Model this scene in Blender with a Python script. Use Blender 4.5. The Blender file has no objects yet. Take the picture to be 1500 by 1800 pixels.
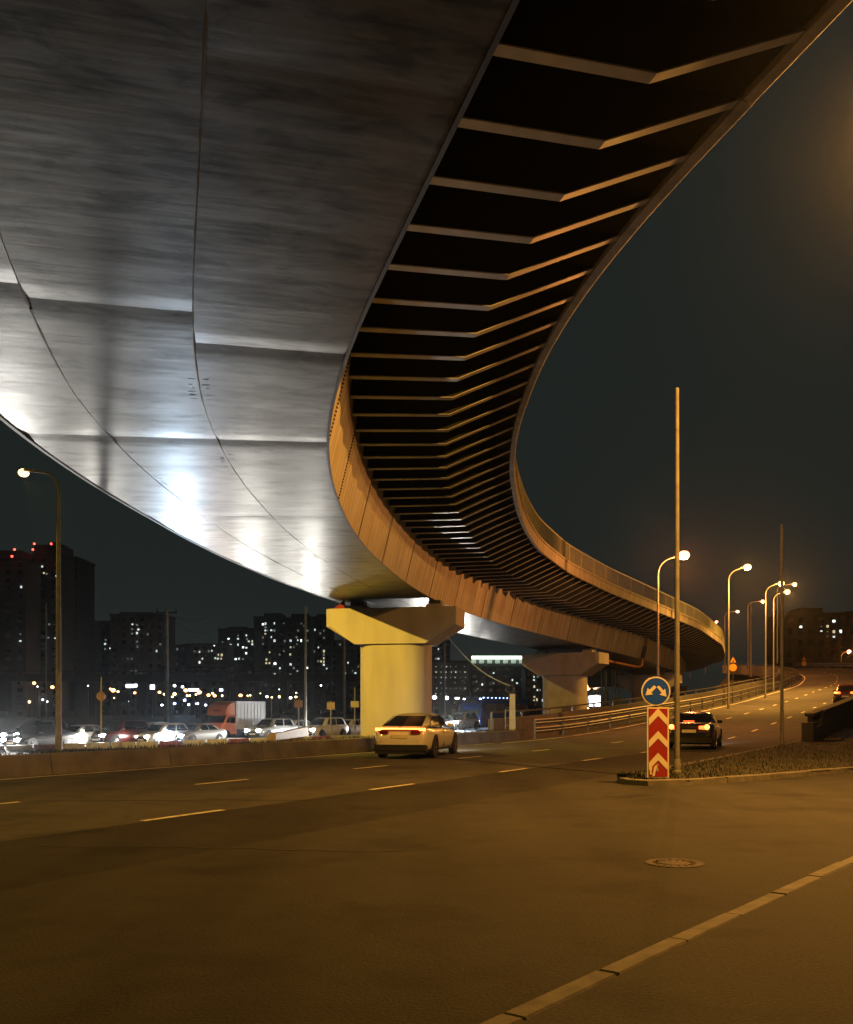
import bpy, bmesh, math, random
import numpy as np
from mathutils import Vector, Matrix
random.seed(7)
SC = bpy.context.scene
COL = SC.collection
R = math.radians

# ------------------------------------------------------------------ camera, world, exposure
CAMZ, HOR, F = 1.6, 1245.0, 1700.0          # eye height, horizon row, focal length in photo pixels
cam = bpy.data.objects.new('camera', bpy.data.cameras.new('camera'))
COL.objects.link(cam)
cam.location = (0, 0, CAMZ); cam.rotation_euler = (R(90), 0, 0)
cam.data.sensor_fit = 'HORIZONTAL'; cam.data.sensor_width = 36.0
cam.data.lens = 36.0 * F / 1500.0
cam.data.shift_y = (HOR - 900.0) / 1500.0
cam.data.clip_start = 0.1; cam.data.clip_end = 6000
SC.camera = cam
W = bpy.data.worlds.new('World'); SC.world = W; W.use_nodes = True
bg = W.node_tree.nodes['Background']
bg.inputs[0].default_value = (0.0120, 0.0162, 0.0148, 1); bg.inputs[1].default_value = 1.0   # night sky, city glow on low cloud
SC.view_settings.view_transform = 'Standard'; SC.view_settings.look = 'None'
SC.view_settings.exposure = 0.0; SC.view_settings.gamma = 1.0
SC.render.engine = 'CYCLES'
SC.cycles.use_denoising = True
SC.cycles.max_bounces = 6; SC.cycles.diffuse_bounces = 3; SC.cycles.glossy_bounces = 3
SC.cycles.transparent_max_bounces = 6
SC.cycles.sample_clamp_indirect = 4.0
SC.cycles.use_light_tree = True
SC.cycles.caustics_reflective = False; SC.cycles.caustics_refractive = False

SODIUM = (1.0, 0.435, 0.07)
SODIUM_Y = (1.0, 0.60, 0.07)
WARM = (1.0, 0.33, 0.07)
LED = (1.0, 0.95, 0.86)
XENON = (0.62, 0.80, 1.0)

# ------------------------------------------------------------------ materials
MATS = {}
def nodes_of(name):
    m = bpy.data.materials.new(name); m.use_nodes = True
    nt = m.node_tree
    return m, nt, nt.nodes['Principled BSDF']
def pmat(name, base, rough=0.6, metal=0.0, var=0.25, scale=3.0, bump=0.05, bscale=40.0, coat=0.0, ior=1.5, stretch=(1, 1, 1), rvar=0.0):
    if name in MATS: return MATS[name]
    m, nt, b = nodes_of(name)
    N, L = nt.nodes, nt.links
    tc = N.new('ShaderNodeTexCoord'); mp = N.new('ShaderNodeMapping'); mp.inputs['Scale'].default_value = stretch
    L.new(tc.outputs['Object'], mp.inputs['Vector'])
    n = N.new('ShaderNodeTexNoise'); n.inputs['Scale'].default_value = scale; n.inputs['Detail'].default_value = 6
    L.new(mp.outputs[0], n.inputs['Vector'])
    cr = N.new('ShaderNodeValToRGB')
    cr.color_ramp.elements[0].position = 0.3; cr.color_ramp.elements[1].position = 0.72
    cr.color_ramp.elements[0].color = tuple(c * (1 - var) for c in base) + (1,)
    cr.color_ramp.elements[1].color = tuple(min(1, c * (1 + var)) for c in base) + (1,)
    L.new(n.outputs['Fac'], cr.inputs['Fac']); L.new(cr.outputs[0], b.inputs['Base Color'])
    b.inputs['Roughness'].default_value = rough; b.inputs['Metallic'].default_value = metal
    b.inputs['IOR'].default_value = ior
    b.inputs['Coat Weight'].default_value = coat; b.inputs['Coat Roughness'].default_value = 0.06
    if rvar:
        mr = N.new('ShaderNodeMapRange'); mr.inputs['To Min'].default_value = max(0.05, rough - rvar); mr.inputs['To Max'].default_value = min(1, rough + rvar)
        L.new(n.outputs['Fac'], mr.inputs['Value']); L.new(mr.outputs[0], b.inputs['Roughness'])
    if bump:
        n2 = N.new('ShaderNodeTexNoise'); n2.inputs['Scale'].default_value = bscale; n2.inputs['Detail'].default_value = 4
        L.new(mp.outputs[0], n2.inputs['Vector'])
        bp = N.new('ShaderNodeBump'); bp.inputs['Strength'].default_value = bump; bp.inputs['Distance'].default_value = 0.02
        L.new(n2.outputs['Fac'], bp.inputs['Height']); L.new(bp.outputs[0], b.inputs['Normal'])
    MATS[name] = m
    return m
def emis(name, col, strength, base=(0.8, 0.8, 0.8), sample=False):
    if name in MATS: return MATS[name]
    m, nt, b = nodes_of(name)
    n = nt.nodes.new('ShaderNodeTexNoise'); n.inputs['Scale'].default_value = 3.0
    mr = nt.nodes.new('ShaderNodeMapRange'); mr.inputs['To Min'].default_value = strength * 0.85; mr.inputs['To Max'].default_value = strength * 1.15
    nt.links.new(n.outputs['Fac'], mr.inputs['Value']); nt.links.new(mr.outputs[0], b.inputs['Emission Strength'])
    b.inputs['Base Color'].default_value = tuple(base) + (1,)
    b.inputs['Emission Color'].default_value = tuple(col) + (1,)
    if not sample: m.cycles.emission_sampling = 'NONE'
    MATS[name] = m
    return m

# ------------------------------------------------------------------ mesh builder and tagging
ORG = {}
def org(o): return ORG.get(o.name, Vector((0, 0, 0)))
class MB:
    def __init__(s): s.v, s.f, s.uv = [], [], []
    def add(s, verts, faces, uv=None):
        k = len(s.v); s.v += [Vector(p) for p in verts]
        s.f += [tuple(i + k for i in f) for f in faces]
        if uv: s.uv += list(uv)
        return s
    def box(s, c, d, rz=0.0, taper=1.0):
        c = Vector(c); M = Matrix.Rotation(rz, 3, 'Z')
        vs = []
        for z in (-.5, .5):
            k = taper if z > 0 else 1.0
            for x, y in ((-.5, -.5), (.5, -.5), (.5, .5), (-.5, .5)):
                vs.append(c + M @ Vector((x * d[0] * k, y * d[1] * k, z * d[2])))
        return s.add(vs, [(3, 2, 1, 0), (4, 5, 6, 7), (0, 1, 5, 4), (1, 2, 6, 5), (2, 3, 7, 6), (3, 0, 4, 7)])
    def bar(s, a, b, w, h, up=(0, 0, 1)):
        a, b = Vector(a), Vector(b); t = (b - a).normalized(); r = t.cross(Vector(up))
        if r.length < 1e-4: r = t.cross(Vector((1, 0, 0)))
        r.normalize(); u = r.cross(t)
        vs = [p + r * (i * w / 2) + u * (j * h / 2) for p in (a, b) for i, j in ((-1, -1), (1, -1), (1, 1), (-1, 1))]
        return s.add(vs, [(3, 2, 1, 0), (4, 5, 6, 7), (0, 1, 5, 4), (1, 2, 6, 5), (2, 3, 7, 6), (3, 0, 4, 7)])
    def loft(s, rings, cap=True, closed=True):
        n = len(rings[0]); fs = []
        m = n if closed else n - 1
        for i in range(len(rings) - 1):
            for j in range(m):
                a, b = i * n + j, i * n + (j + 1) % n
                fs.append((a, b, b + n, a + n))
        if cap and closed:
            fs.append(tuple(range(n))[::-1]); k = (len(rings) - 1) * n; fs.append(tuple(range(k, k + n)))
        return s.add([p for r in rings for p in r], fs)
    def tube(s, pts, rad, n=8):
        pts = [Vector(p) for p in pts]
        if not isinstance(rad, (list, tuple)): rad = [rad] * len(pts)
        rings = []; up = None
        for i, p in enumerate(pts):
            t = (pts[min(i + 1, len(pts) - 1)] - pts[max(i - 1, 0)]).normalized()
            if up is None: up = Vector((1, 0, 0)) if abs(t.x) < 0.9 else Vector((0, 1, 0))
            r = t.cross(up).normalized(); up = r.cross(t)
            rings.append([p + (r * math.cos(a) + up * math.sin(a)) * rad[i] for a in [2 * math.pi * k / n for k in range(n)]])
        return s.loft(rings)
    def prism(s, poly, a, b):     # poly: list of 3D points, extruded by vector b-a
        d = Vector(b) - Vector(a)
        return s.loft([[Vector(p) for p in poly], [Vector(p) + d for p in poly]])
    def sphere(s, c, r, n=8, m=6, sq=1.0):
        c = Vector(c); rings = []
        for i in range(m + 1):
            th = math.pi * i / m
            rr = max(1e-3, math.sin(th)) * r
            rings.append([c + Vector((rr * math.cos(2 * math.pi * k / n), rr * math.sin(2 * math.pi * k / n), -math.cos(th) * r * sq)) for k in range(n)])
        return s.loft(rings)
    def lathe(s, prof, axis_o, axis_d, n=20):   # prof: (radius, along)
        o, d = Vector(axis_o), Vector(axis_d).normalized()
        u = d.orthogonal().normalized(); w = d.cross(u)
        rings = [[o + d * h + (u * math.cos(a) + w * math.sin(a)) * r for a in [2 * math.pi * k / n for k in range(n)]] for r, h in prof]
        return s.loft(rings)
    def mesh(s, name, mat, origin=Vector((0, 0, 0)), smooth=None):
        me = bpy.data.meshes.new(name)
        me.from_pydata([tuple(p - origin) for p in s.v], [], s.f)
        if s.uv:
            ul = me.uv_layers.new(name='UVMap')
            for lp in me.loops: ul.data[lp.index].uv = s.uv[lp.vertex_index]
        bm = bmesh.new(); bm.from_mesh(me)
        bmesh.ops.recalc_face_normals(bm, faces=bm.faces); bm.to_mesh(me); bm.free()
        if mat: me.materials.append(mat)
        if smooth is not None:
            for p in me.polygons: p.use_smooth = True
            me.set_sharp_from_angle(angle=R(smooth))
        return me
    def build(s, name, mat, parent=None, smooth=None, loc=None):
        o0 = org(parent) if parent else (Vector(loc) if loc is not None else Vector((0, 0, 0)))
        ob = bpy.data.objects.new(name, s.mesh(name, mat, o0, smooth)); COL.objects.link(ob)
        if parent: ob.parent = parent; ORG[ob.name] = o0
        else: ob.location = o0; ORG[ob.name] = o0
        return ob
def tag(o, label=None, cat=None, group=None, kind=None):
    if label: o['label'] = label
    if cat: o['category'] = cat
    if group: o['group'] = group
    if kind: o['kind'] = kind
    return o
def thing(name, label, cat, loc=(0, 0, 0), rz=0.0, group=None, local=False):
    o = bpy.data.objects.new(name, None); COL.objects.link(o)
    o.location = loc; o.rotation_euler = (0, 0, rz); o.empty_display_size = 0.2
    ORG[o.name] = Vector((0, 0, 0)) if local else Vector(loc)
    return tag(o, label, cat, group)
def inst(mesh, parent, name, loc=(0, 0, 0), rz=0.0, mat=None, scale=None):
    o = bpy.data.objects.new(name, mesh); COL.objects.link(o)
    o.location = loc; o.rotation_euler = (0, 0, rz)
    if scale: o.scale = scale
    if parent: o.parent = parent
    if mat:
        o.material_slots[0].link = 'OBJECT'; o.material_slots[0].material = mat
    ORG[o.name] = org(parent) if parent else Vector(loc)
    return o
def lamp(parent, kind, loc, col, power, radius=0.1, aim=None, size=150, blend=1.0, name='lamp_light'):
    d = bpy.data.lights.new(name, kind); d.color = col; d.energy = power; d.shadow_soft_size = radius
    if kind == 'SPOT': d.spot_size = R(size); d.spot_blend = blend
    o = bpy.data.objects.new(name, d); COL.objects.link(o); o.location = loc
    if aim is not None: o.rotation_euler = Vector(aim).to_track_quat('-Z', 'Y').to_euler()
    if parent: o.parent = parent
    return o
def at(px, py, Y): return Vector(((px - 750) / F * Y, Y, CAMZ + (HOR - py) / F * Y))
def gnd(px, py, z=0.0):
    Y = (CAMZ - z) * F / (py - HOR)
    return Vector(((px - 750) / F * Y, Y, z))

# ------------------------------------------------------------------ special materials
def asphalt_mat(name, base=0.055):
    m, nt, b = nodes_of(name); N, L = nt.nodes, nt.links
    tc = N.new('ShaderNodeTexCoord')
    big = N.new('ShaderNodeTexNoise'); big.inputs['Scale'].default_value = 0.22; big.inputs['Detail'].default_value = 5
    mid = N.new('ShaderNodeTexNoise'); mid.inputs['Scale'].default_value = 2.5; mid.inputs['Detail'].default_value = 6
    mp = N.new('ShaderNodeMapping'); mp.inputs['Rotation'].default_value = (0, 0, R(29.2)); mp.inputs['Scale'].default_value = (0.9, 0.06, 1)
    L.new(tc.outputs['Object'], mp.inputs['Vector'])
    track = N.new('ShaderNodeTexNoise'); track.inputs['Scale'].default_value = 0.9; track.inputs['Detail'].default_value = 3
    L.new(mp.outputs[0], track.inputs['Vector'])
    fine = N.new('ShaderNodeTexVoronoi'); fine.inputs['Scale'].default_value = 55
    for n in (big, mid, fine): L.new(tc.outputs['Object'], n.inputs['Vector'])
    a1 = N.new('ShaderNodeMath'); a1.operation = 'ADD'; L.new(big.outputs['Fac'], a1.inputs[0]); L.new(track.outputs['Fac'], a1.inputs[1])
    a2 = N.new('ShaderNodeMath'); a2.operation = 'MULTIPLY_ADD'; a2.inputs[1].default_value = 0.5; L.new(mid.outputs['Fac'], a2.inputs[0]); L.new(a1.outputs[0], a2.inputs[2])
    cr = N.new('ShaderNodeValToRGB')
    e = cr.color_ramp.elements
    e[0].position = 0.85; e[0].color = (base * 0.62, base * 0.6, base * 0.58, 1)
    e[1].position = 1.6; e[1].color = (base * 1.5, base * 1.47, base * 1.4, 1)
    mrr = N.new('ShaderNodeMapRange'); mrr.inputs['From Min'].default_value = 0.8; mrr.inputs['From Max'].default_value = 1.7
    L.new(a2.outputs[0], mrr.inputs['Value'])
    e[0].position = 0.1; e[1].position = 0.9
    L.new(mrr.outputs[0], cr.inputs['Fac'])
    # cracks
    vr = N.new('ShaderNodeTexVoronoi'); vr.feature = 'DISTANCE_TO_EDGE'; vr.inputs['Scale'].default_value = 0.16
    wob = N.new('ShaderNodeTexNoise'); wob.inputs['Scale'].default_value = 1.3; wob.inputs['Detail'].default_value = 6
    L.new(tc.outputs['Object'], wob.inputs['Vector'])
    mixv = N.new('ShaderNodeMix'); mixv.data_type = 'VECTOR'; mixv.inputs['Factor'].default_value = 0.12
    L.new(tc.outputs['Object'], mixv.inputs[4]); L.new(wob.outputs['Color'], mixv.inputs[5]); L.new(mixv.outputs[1], vr.inputs['Vector'])
    cm = N.new('ShaderNodeMapRange'); cm.inputs['From Min'].default_value = 0.0015; cm.inputs['From Max'].default_value = 0.006
    cm.inputs['To Min'].default_value = 0.93; cm.inputs['To Max'].default_value = 1.0
    L.new(vr.outputs['Distance'], cm.inputs['Value'])
    mul = N.new('ShaderNodeMix'); mul.data_type = 'RGBA'; mul.blend_type = 'MULTIPLY'; mul.inputs['Factor'].default_value = 1.0
    gr = N.new('ShaderNodeTexNoise'); gr.inputs['Scale'].default_value = 38; gr.inputs['Detail'].default_value = 3; L.new(tc.outputs['Object'], gr.inputs['Vector'])
    gm_ = N.new('ShaderNodeMapRange'); gm_.inputs['From Min'].default_value = 0.3; gm_.inputs['From Max'].default_value = 0.7; gm_.inputs['To Min'].default_value = 0.78; gm_.inputs['To Max'].default_value = 1.22; L.new(gr.outputs['Fac'], gm_.inputs['Value'])
    st = N.new('ShaderNodeTexNoise'); st.inputs['Scale'].default_value = 0.75; st.inputs['Detail'].default_value = 7; L.new(tc.outputs['Object'], st.inputs['Vector'])
    sm_ = N.new('ShaderNodeMapRange'); sm_.inputs['From Min'].default_value = 0.32; sm_.inputs['From Max'].default_value = 0.46; sm_.inputs['To Min'].default_value = 0.66; sm_.inputs['To Max'].default_value = 1.0; L.new(st.outputs['Fac'], sm_.inputs['Value'])
    m1 = N.new('ShaderNodeMath'); m1.operation = 'MULTIPLY'; L.new(gm_.outputs[0], m1.inputs[0]); L.new(sm_.outputs[0], m1.inputs[1])
    m2 = N.new('ShaderNodeMath'); m2.operation = 'MULTIPLY'; L.new(m1.outputs[0], m2.inputs[0]); L.new(cm.outputs[0], m2.inputs[1])
    L.new(cr.outputs[0], mul.inputs[6]); L.new(m2.outputs[0], mul.inputs[7]); L.new(mul.outputs[2], b.inputs['Base Color'])
    rr = N.new('ShaderNodeMapRange'); rr.inputs['To Min'].default_value = 0.82; rr.inputs['To Max'].default_value = 0.95
    L.new(mrr.outputs[0], rr.inputs['Value']); L.new(rr.outputs[0], b.inputs['Roughness'])
    b.inputs['Specular IOR Level'].default_value = 0.22
    bp = N.new('ShaderNodeBump'); bp.inputs['Strength'].default_value = 0.5; bp.inputs['Distance'].default_value = 0.008
    L.new(fine.outputs['Distance'], bp.inputs['Height']); L.new(bp.outputs[0], b.inputs['Normal'])
    return m
def steel_mat(name, base, rough, kx, ky, streak_dark, bump=0.25, lines=False, rust=None, ramp_=(0.30, 0.70)):
    # painted steel plate; UV = metres along and across the girder
    m, nt, b = nodes_of(name); N, L = nt.nodes, nt.links
    uv = N.new('ShaderNodeUVMap'); uv.uv_map = 'UVMap'
    mp = N.new('ShaderNodeMapping'); mp.inputs['Scale'].default_value = (kx, ky, 1)
    L.new(uv.outputs[0], mp.inputs['Vector'])
    n1 = N.new('ShaderNodeTexNoise'); n1.inputs['Scale'].default_value = 1.0; n1.inputs['Detail'].default_value = 4; n1.inputs['Roughness'].default_value = 0.55
    L.new(mp.outputs[0], n1.inputs['Vector'])
    n2 = N.new('ShaderNodeTexNoise'); n2.inputs['Scale'].default_value = 0.7; n2.inputs['Detail'].default_value = 5
    L.new(uv.outputs[0], n2.inputs['Vector'])
    cr = N.new('ShaderNodeValToRGB'); e = cr.color_ramp.elements
    e[0].position = ramp_[0]; e[0].color = tuple(c * streak_dark for c in base) + (1,)
    e[1].position = ramp_[1]; e[1].color = tuple(base) + (1,)
    L.new(n1.outputs['Fac'], cr.inputs['Fac'])
    col = cr.outputs[0]
    if rust:
        cr2 = N.new('ShaderNodeValToRGB'); cr2.color_ramp.elements[0].position = 0.45; cr2.color_ramp.elements[1].position = 0.7
        L.new(n2.outputs['Fac'], cr2.inputs['Fac'])
        mx = N.new('ShaderNodeMix'); mx.data_type = 'RGBA'; mx.inputs[7].default_value = tuple(rust) + (1,)
        mu = N.new('ShaderNodeMath'); mu.operation = 'MULTIPLY'; mu.inputs[1].default_value = 0.7
        L.new(cr2.outputs[0], mu.inputs[0]); L.new(mu.outputs[0], mx.inputs['Factor']); L.new(col, mx.inputs[6]); col = mx.outputs[2]
    L.new(col, b.inputs['Base Color'])
    mr = N.new('ShaderNodeMapRange'); mr.inputs['To Min'].default_value = rough - 0.06; mr.inputs['To Max'].default_value = rough + 0.1
    L.new(n2.outputs['Fac'], mr.inputs['Value']); L.new(mr.outputs[0], b.inputs['Roughness'])
    b.inputs['IOR'].default_value = 1.6
    bp = N.new('ShaderNodeBump'); bp.inputs['Strength'].default_value = bump; bp.inputs['Distance'].default_value = 0.02
    L.new(n1.outputs['Fac'], bp.inputs['Height']); L.new(bp.outputs[0], b.inputs['Normal'])
    if lines:     # rolling lines across the plate and rows of dark damp smudges
        mp3 = N.new('ShaderNodeMapping'); mp3.inputs['Scale'].default_value = (6, 0.45, 1); L.new(uv.outputs[0], mp3.inputs['Vector'])
        n3 = N.new('ShaderNodeTexNoise'); n3.inputs['Scale'].default_value = 1.0; n3.inputs['Detail'].default_value = 3; L.new(mp3.outputs[0], n3.inputs['Vector'])
        b3 = N.new('ShaderNodeBump'); b3.inputs['Strength'].default_value = 0.17; b3.inputs['Distance'].default_value = 0.02
        L.new(n3.outputs['Fac'], b3.inputs['Height']); L.new(bp.outputs[0], b3.inputs['Normal']); L.new(b3.outputs[0], b.inputs['Normal'])
        mp4 = N.new('ShaderNodeMapping'); mp4.inputs['Scale'].default_value = (2.6, 1.0, 1); L.new(uv.outputs[0], mp4.inputs['Vector'])
        n4 = N.new('ShaderNodeTexNoise'); n4.inputs['Scale'].default_value = 1.0; n4.inputs['Detail'].default_value = 8; n4.inputs['Roughness'].default_value = 0.62; n4.inputs['Distortion'].default_value = 0.4; L.new(mp4.outputs[0], n4.inputs['Vector'])
        r4 = N.new('ShaderNodeMapRange'); r4.inputs['From Min'].default_value = 0.38; r4.inputs['From Max'].default_value = 0.57; r4.inputs['To Min'].default_value = 0.36; r4.inputs['To Max'].default_value = 1.0
        L.new(n4.outputs['Fac'], r4.inputs['Value'])
        mu4 = N.new('ShaderNodeMix'); mu4.data_type = 'RGBA'; mu4.blend_type = 'MULTIPLY'; mu4.inputs['Factor'].default_value = 1.0
        L.new(col, mu4.inputs[6]); L.new(r4.outputs[0], mu4.inputs[7]); L.new(mu4.outputs[2], b.inputs['Base Color'])
        sm = N.new('ShaderNodeMath'); sm.operation = 'MULTIPLY_ADD'; sm.inputs[1].default_value = 0.62; sm.inputs[2].default_value = -0.06
        L.new(r4.outputs[0], sm.inputs[0]); L.new(sm.outputs[0], b.inputs['Specular IOR Level'])
    return m
M_ASPH = asphalt_mat('asphalt', 0.037)
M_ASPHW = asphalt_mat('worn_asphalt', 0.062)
M_ASPHD = asphalt_mat('dark_asphalt', 0.026)
M_WALK = asphalt_mat('pavement_asphalt', 0.048)
M_SOFF = steel_mat('soffit_paint', (0.090, 0.106, 0.098), 0.315, 3.6, 0.4, 0.35, 0.06, lines=True)
M_WEB = steel_mat('web_paint', (0.70, 0.67, 0.57), 0.5, 3.2, 0.22, 0.50, 0.08, rust=(0.46, 0.38, 0.26), ramp_=(0.36, 0.62))
M_RIB = pmat('bracket_paint', (0.19, 0.195, 0.185), 0.42, var=0.2, scale=2)
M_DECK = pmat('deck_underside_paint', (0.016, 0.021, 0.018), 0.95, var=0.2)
M_CONC = pmat('concrete', (0.36, 0.34, 0.30), 0.8, var=0.16, scale=1.2, bump=0.12, bscale=25)
M_CONC2 = pmat('stained_concrete', (0.26, 0.245, 0.22), 0.85, var=0.3, scale=1.6, bump=0.2, bscale=18)
M_KERB = pmat('kerb_concrete', (0.14, 0.13, 0.112), 0.85, var=0.3, scale=5, bump=0.25)
M_GALV = pmat('galvanised_steel', (0.13, 0.13, 0.125), 0.45, metal=0.6, var=0.2, scale=6)
M_POLE = pmat('pole_paint', (0.22, 0.21, 0.19), 0.55, metal=0.2, var=0.2, scale=5)
M_DARK = pmat('dark_metal', (0.03, 0.03, 0.03), 0.55, var=0.3)
M_RAIL = pmat('railing_paint', (0.34, 0.35, 0.22), 0.5, var=0.2)
M_PAINT = pmat('road_paint', (0.62, 0.58, 0.44), 0.65, var=0.35, scale=7, bump=0.1)
M_DIRT = pmat('earth', (0.032, 0.029, 0.020), 0.95, var=0.4, scale=1.5, bump=0.4, bscale=12)
M_GRASS = pmat('grass_blades', (0.018, 0.022, 0.010), 0.7, var=0.45, scale=2.0, bump=0)
M_GROUND = pmat('far_ground', (0.03, 0.032, 0.026), 0.95, var=0.4, scale=0.05, bump=0)
M_RUBBER = pmat('tyre_rubber', (0.018, 0.018, 0.018), 0.85, var=0.2)
M_GLASS = pmat('dark_car_glass', (0.008, 0.009, 0.010), 0.06, var=0.1, bump=0, ior=1.5)
M_GLASSV = pmat('clear_car_glass', (0.05, 0.06, 0.062), 0.08, var=0.3, scale=2, bump=0)
M_RIM = pmat('wheel_rim_alloy', (0.35, 0.35, 0.35), 0.3, metal=0.8, var=0.1)
M_BLACKP = pmat('black_plastic', (0.008, 0.008, 0.008), 0.8, var=0.2)
def paint(name, c, rough=0.28, coat=0.7): return pmat(name, c, rough, var=0.05, scale=1, bump=0, coat=coat)

# ------------------------------------------------------------------ ground and roads
u = Vector((math.sin(R(29.2)), math.cos(R(29.2)), 0)); nrm = Vector((u.y, -u.x, 0))
def rp(s, t, z=0.0): return u * s + nrm * t + Vector((0, 0, z))
def sheet(name, pts, mat, parent=None):
    mb = MB(); mb.add(pts, [tuple(range(len(pts)))])
    return mb.build(name, mat, parent)
g = sheet('ground', [(-2500, -300, -1.6), (2500, -300, -1.6), (2500, 4000, -1.6), (-2500, 4000, -1.6)], M_GROUND)
tag(g, kind='structure')
# road profile: left edge line
ES = [(-60, 0), (47, 0), (54, .22), (62, .6), (77, 1.25), (97, 2.3), (108, 3.1)]
Lpts = []
for s_ in np.arange(40, 106, 4.0):
    p = rp(s_, -18.8); p.z = float(np.interp(s_, [a for a, b in ES], [b for a, b in ES])); Lpts.append(p)
for px_, py_, Y_ in ((1400, 1206, 125), (1412, 1194, 140), (1409.5, 1188, 150), (1397, 1183.5, 160), (1368, 1180.5, 178), (1330, 1178.5, 200), (1290, 1177, 225)):
    Lpts.append(at(px_, py_, Y_))
def smooth_path(pts, step=1.0, sig=4.0):
    P = np.array([tuple(p) for p in pts]); d = np.r_[0, np.cumsum(np.linalg.norm(np.diff(P, axis=0), axis=1))]
    s = np.arange(0, d[-1], step); Q = np.stack([np.interp(s, d, P[:, k]) for k in range(3)], 1)
    k = int(3 * sig / step)
    if k > 0:
        w = np.exp(-0.5 * (np.arange(-k, k + 1) * step / sig) ** 2); w /= w.sum()
        a, b2 = Q[0] - (Q[1:k + 1] - Q[0])[::-1], Q[-1] - (Q[-k - 1:-1] - Q[-1])[::-1]
        E = np.concatenate([a, Q, b2]); Q = np.stack([np.convolve(E[:, j], w, 'valid') for j in range(3)], 1)
    return [Vector(q) for q in Q]
LE = smooth_path(Lpts, 1.0, 4.0)
def path_frame(P, i):
    a, b2 = P[max(i - 1, 0)], P[min(i + 1, len(P) - 1)]
    t = (b2 - a); t.z = 0; t.normalize()
    return P[i], t, Vector((t.y, -t.x, 0))
def ramp(i, off, dz=0.0):
    i = max(0, min(len(LE) - 1, i)); f = int(i); p, t, n = path_frame(LE, f)
    if f + 1 < len(LE): p = p.lerp(LE[f + 1], i - f)
    sup = 0.45 * max(0.0, min(1.0, (i - 8) / 40.0)) * max(0, off) / 12.0
    return p + n * off + Vector((0, 0, dz + sup))
# near carriageway and junction in one sheet; the climbing road joins it
road = thing('road', None, None, (0, 0, 0)); tag(road, kind='structure')
mb = MB()
P = [rp(-70, -7.4), rp(41, -7.4), rp(41, -6.2), rp(60, -6.2), Vector((75, 62, 0)), Vector((90, 40, 0)), rp(60, 30), rp(-70, 30)]
mb.add(P, [tuple(range(len(P)))]); mb.build('junction_surface', M_ASPH, road)
for nm, ta, tb_, mt in (('worn_lanes', -19.25, -10.12, M_ASPHW), ('dark_lane', -10.12, -7.4, M_ASPHD)):  # second strip is a darker asphalt tone than its neighbours
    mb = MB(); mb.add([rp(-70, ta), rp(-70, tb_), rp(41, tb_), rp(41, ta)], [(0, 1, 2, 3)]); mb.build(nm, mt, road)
mb = MB()
n0 = len(LE)
cols = [-0.45, 2, 4, 6, 8, 10, 12.6]
mb.add([ramp(i, c, -0.006) for i in range(n0) for c in cols], [(i * 7 + j, i * 7 + j + 1, i * 7 + 8 + j, i * 7 + 7 + j) for i in range(n0 - 1) for j in range(6)])
mb.build('ramp_surface', asphalt_mat('ramp_asphalt', 0.062), road, smooth=30)
mb = MB()    # earth flank of the climbing road
for off, o2 in ((-0.45, -9.0), (12.6, 26.0)):
    V = []
    for i in range(0, n0, 2):
        a = ramp(i, off, -0.02); b2 = ramp(i, o2); b2.z = max(-1.3, min(-0.15, a.z - 1)) if o2 < 0 else -0.08
        V += [a, b2]
    m_ = len(V) // 2
    mb.add(V, [(2 * k, 2 * k + 1, 2 * k + 3, 2 * k + 2) for k in range(m_ - 1)])
fl = mb.build('embankment', M_DIRT, smooth=40); tag(fl, kind='structure')
# lane markings
def dash_world(a, b2, w, par=road, name='lane_dash', lift=0.005):
    a, b2 = Vector(a), Vector(b2); t = (b2 - a); t.z = 0; t.normalize(); r = Vector((t.y, -t.x, 0)) * (w / 2); z = Vector((0, 0, lift))
    m_ = MB(); m_.add([a - r + z, a + r + z, b2 + r + z, b2 - r + z], [(0, 1, 2, 3)]); return m_.build(name, M_PAINT, par)
for k in range(-3, 6):
    s_ = 10.0 + 6 * k
    if s_ < 39: dash_world(rp(s_, -10.2), rp(s_ + 1.7, -10.2), 0.13)
    s_ = 15.3 + 6 * k
    if s_ < 39: dash_world(rp(s_, -14.1), rp(s_ + 1.7, -14.1), 0.13)
for k in range(26):
    i = 2.5 + 6 * k
    if i + 2 < n0:
        for off in (4.7, 8.6): dash_world(ramp(i, off), ramp(i + 1.7, off), 0.14, lift=0.012)
for k in range(-8, 20):
    dash_world(rp(2 * k, -18.85), rp(2 * k + 2, -18.85), 0.12, name='edge_line')
for k in range(0, n0 - 3, 3):
    dash_world(ramp(k, 0.35), ramp(k + 3, 0.35), 0.15, name='edge_line', lift=0.014)
    if k > 10: dash_world(ramp(k, 12.1), ramp(k + 3, 12.1), 0.15, name='edge_line', lift=0.014)
# patched asphalt and tar seams on the junction
M_TAR = pmat('tar_seam', (0.03, 0.028, 0.026), 0.9, var=0.3)
M_PATCH = asphalt_mat('asphalt_patch', 0.042)
for a, b2, w in (((-4.6, 11.2), (-.2, 10.8), .025), ((-9, 16.5), (-2.0, 16.9), .03)):
    m_ = MB(); V = []; A, B = Vector(a + (0,)), Vector(b2 + (0,)); d = (B - A).normalized(); r = Vector((d.y, -d.x, 0))
    for k in range(13):
        p = A.lerp(B, k / 12) + r * random.uniform(-.1, .1); ww = w * random.uniform(.5, 1.2)
        V += [p - r * ww + Vector((0, 0, .004)), p + r * ww + Vector((0, 0, .004))]
    m_.add(V, [(2 * k, 2 * k + 1, 2 * k + 3, 2 * k + 2) for k in range(12)]); m_.build('tar_seam', M_TAR, road)

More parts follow.
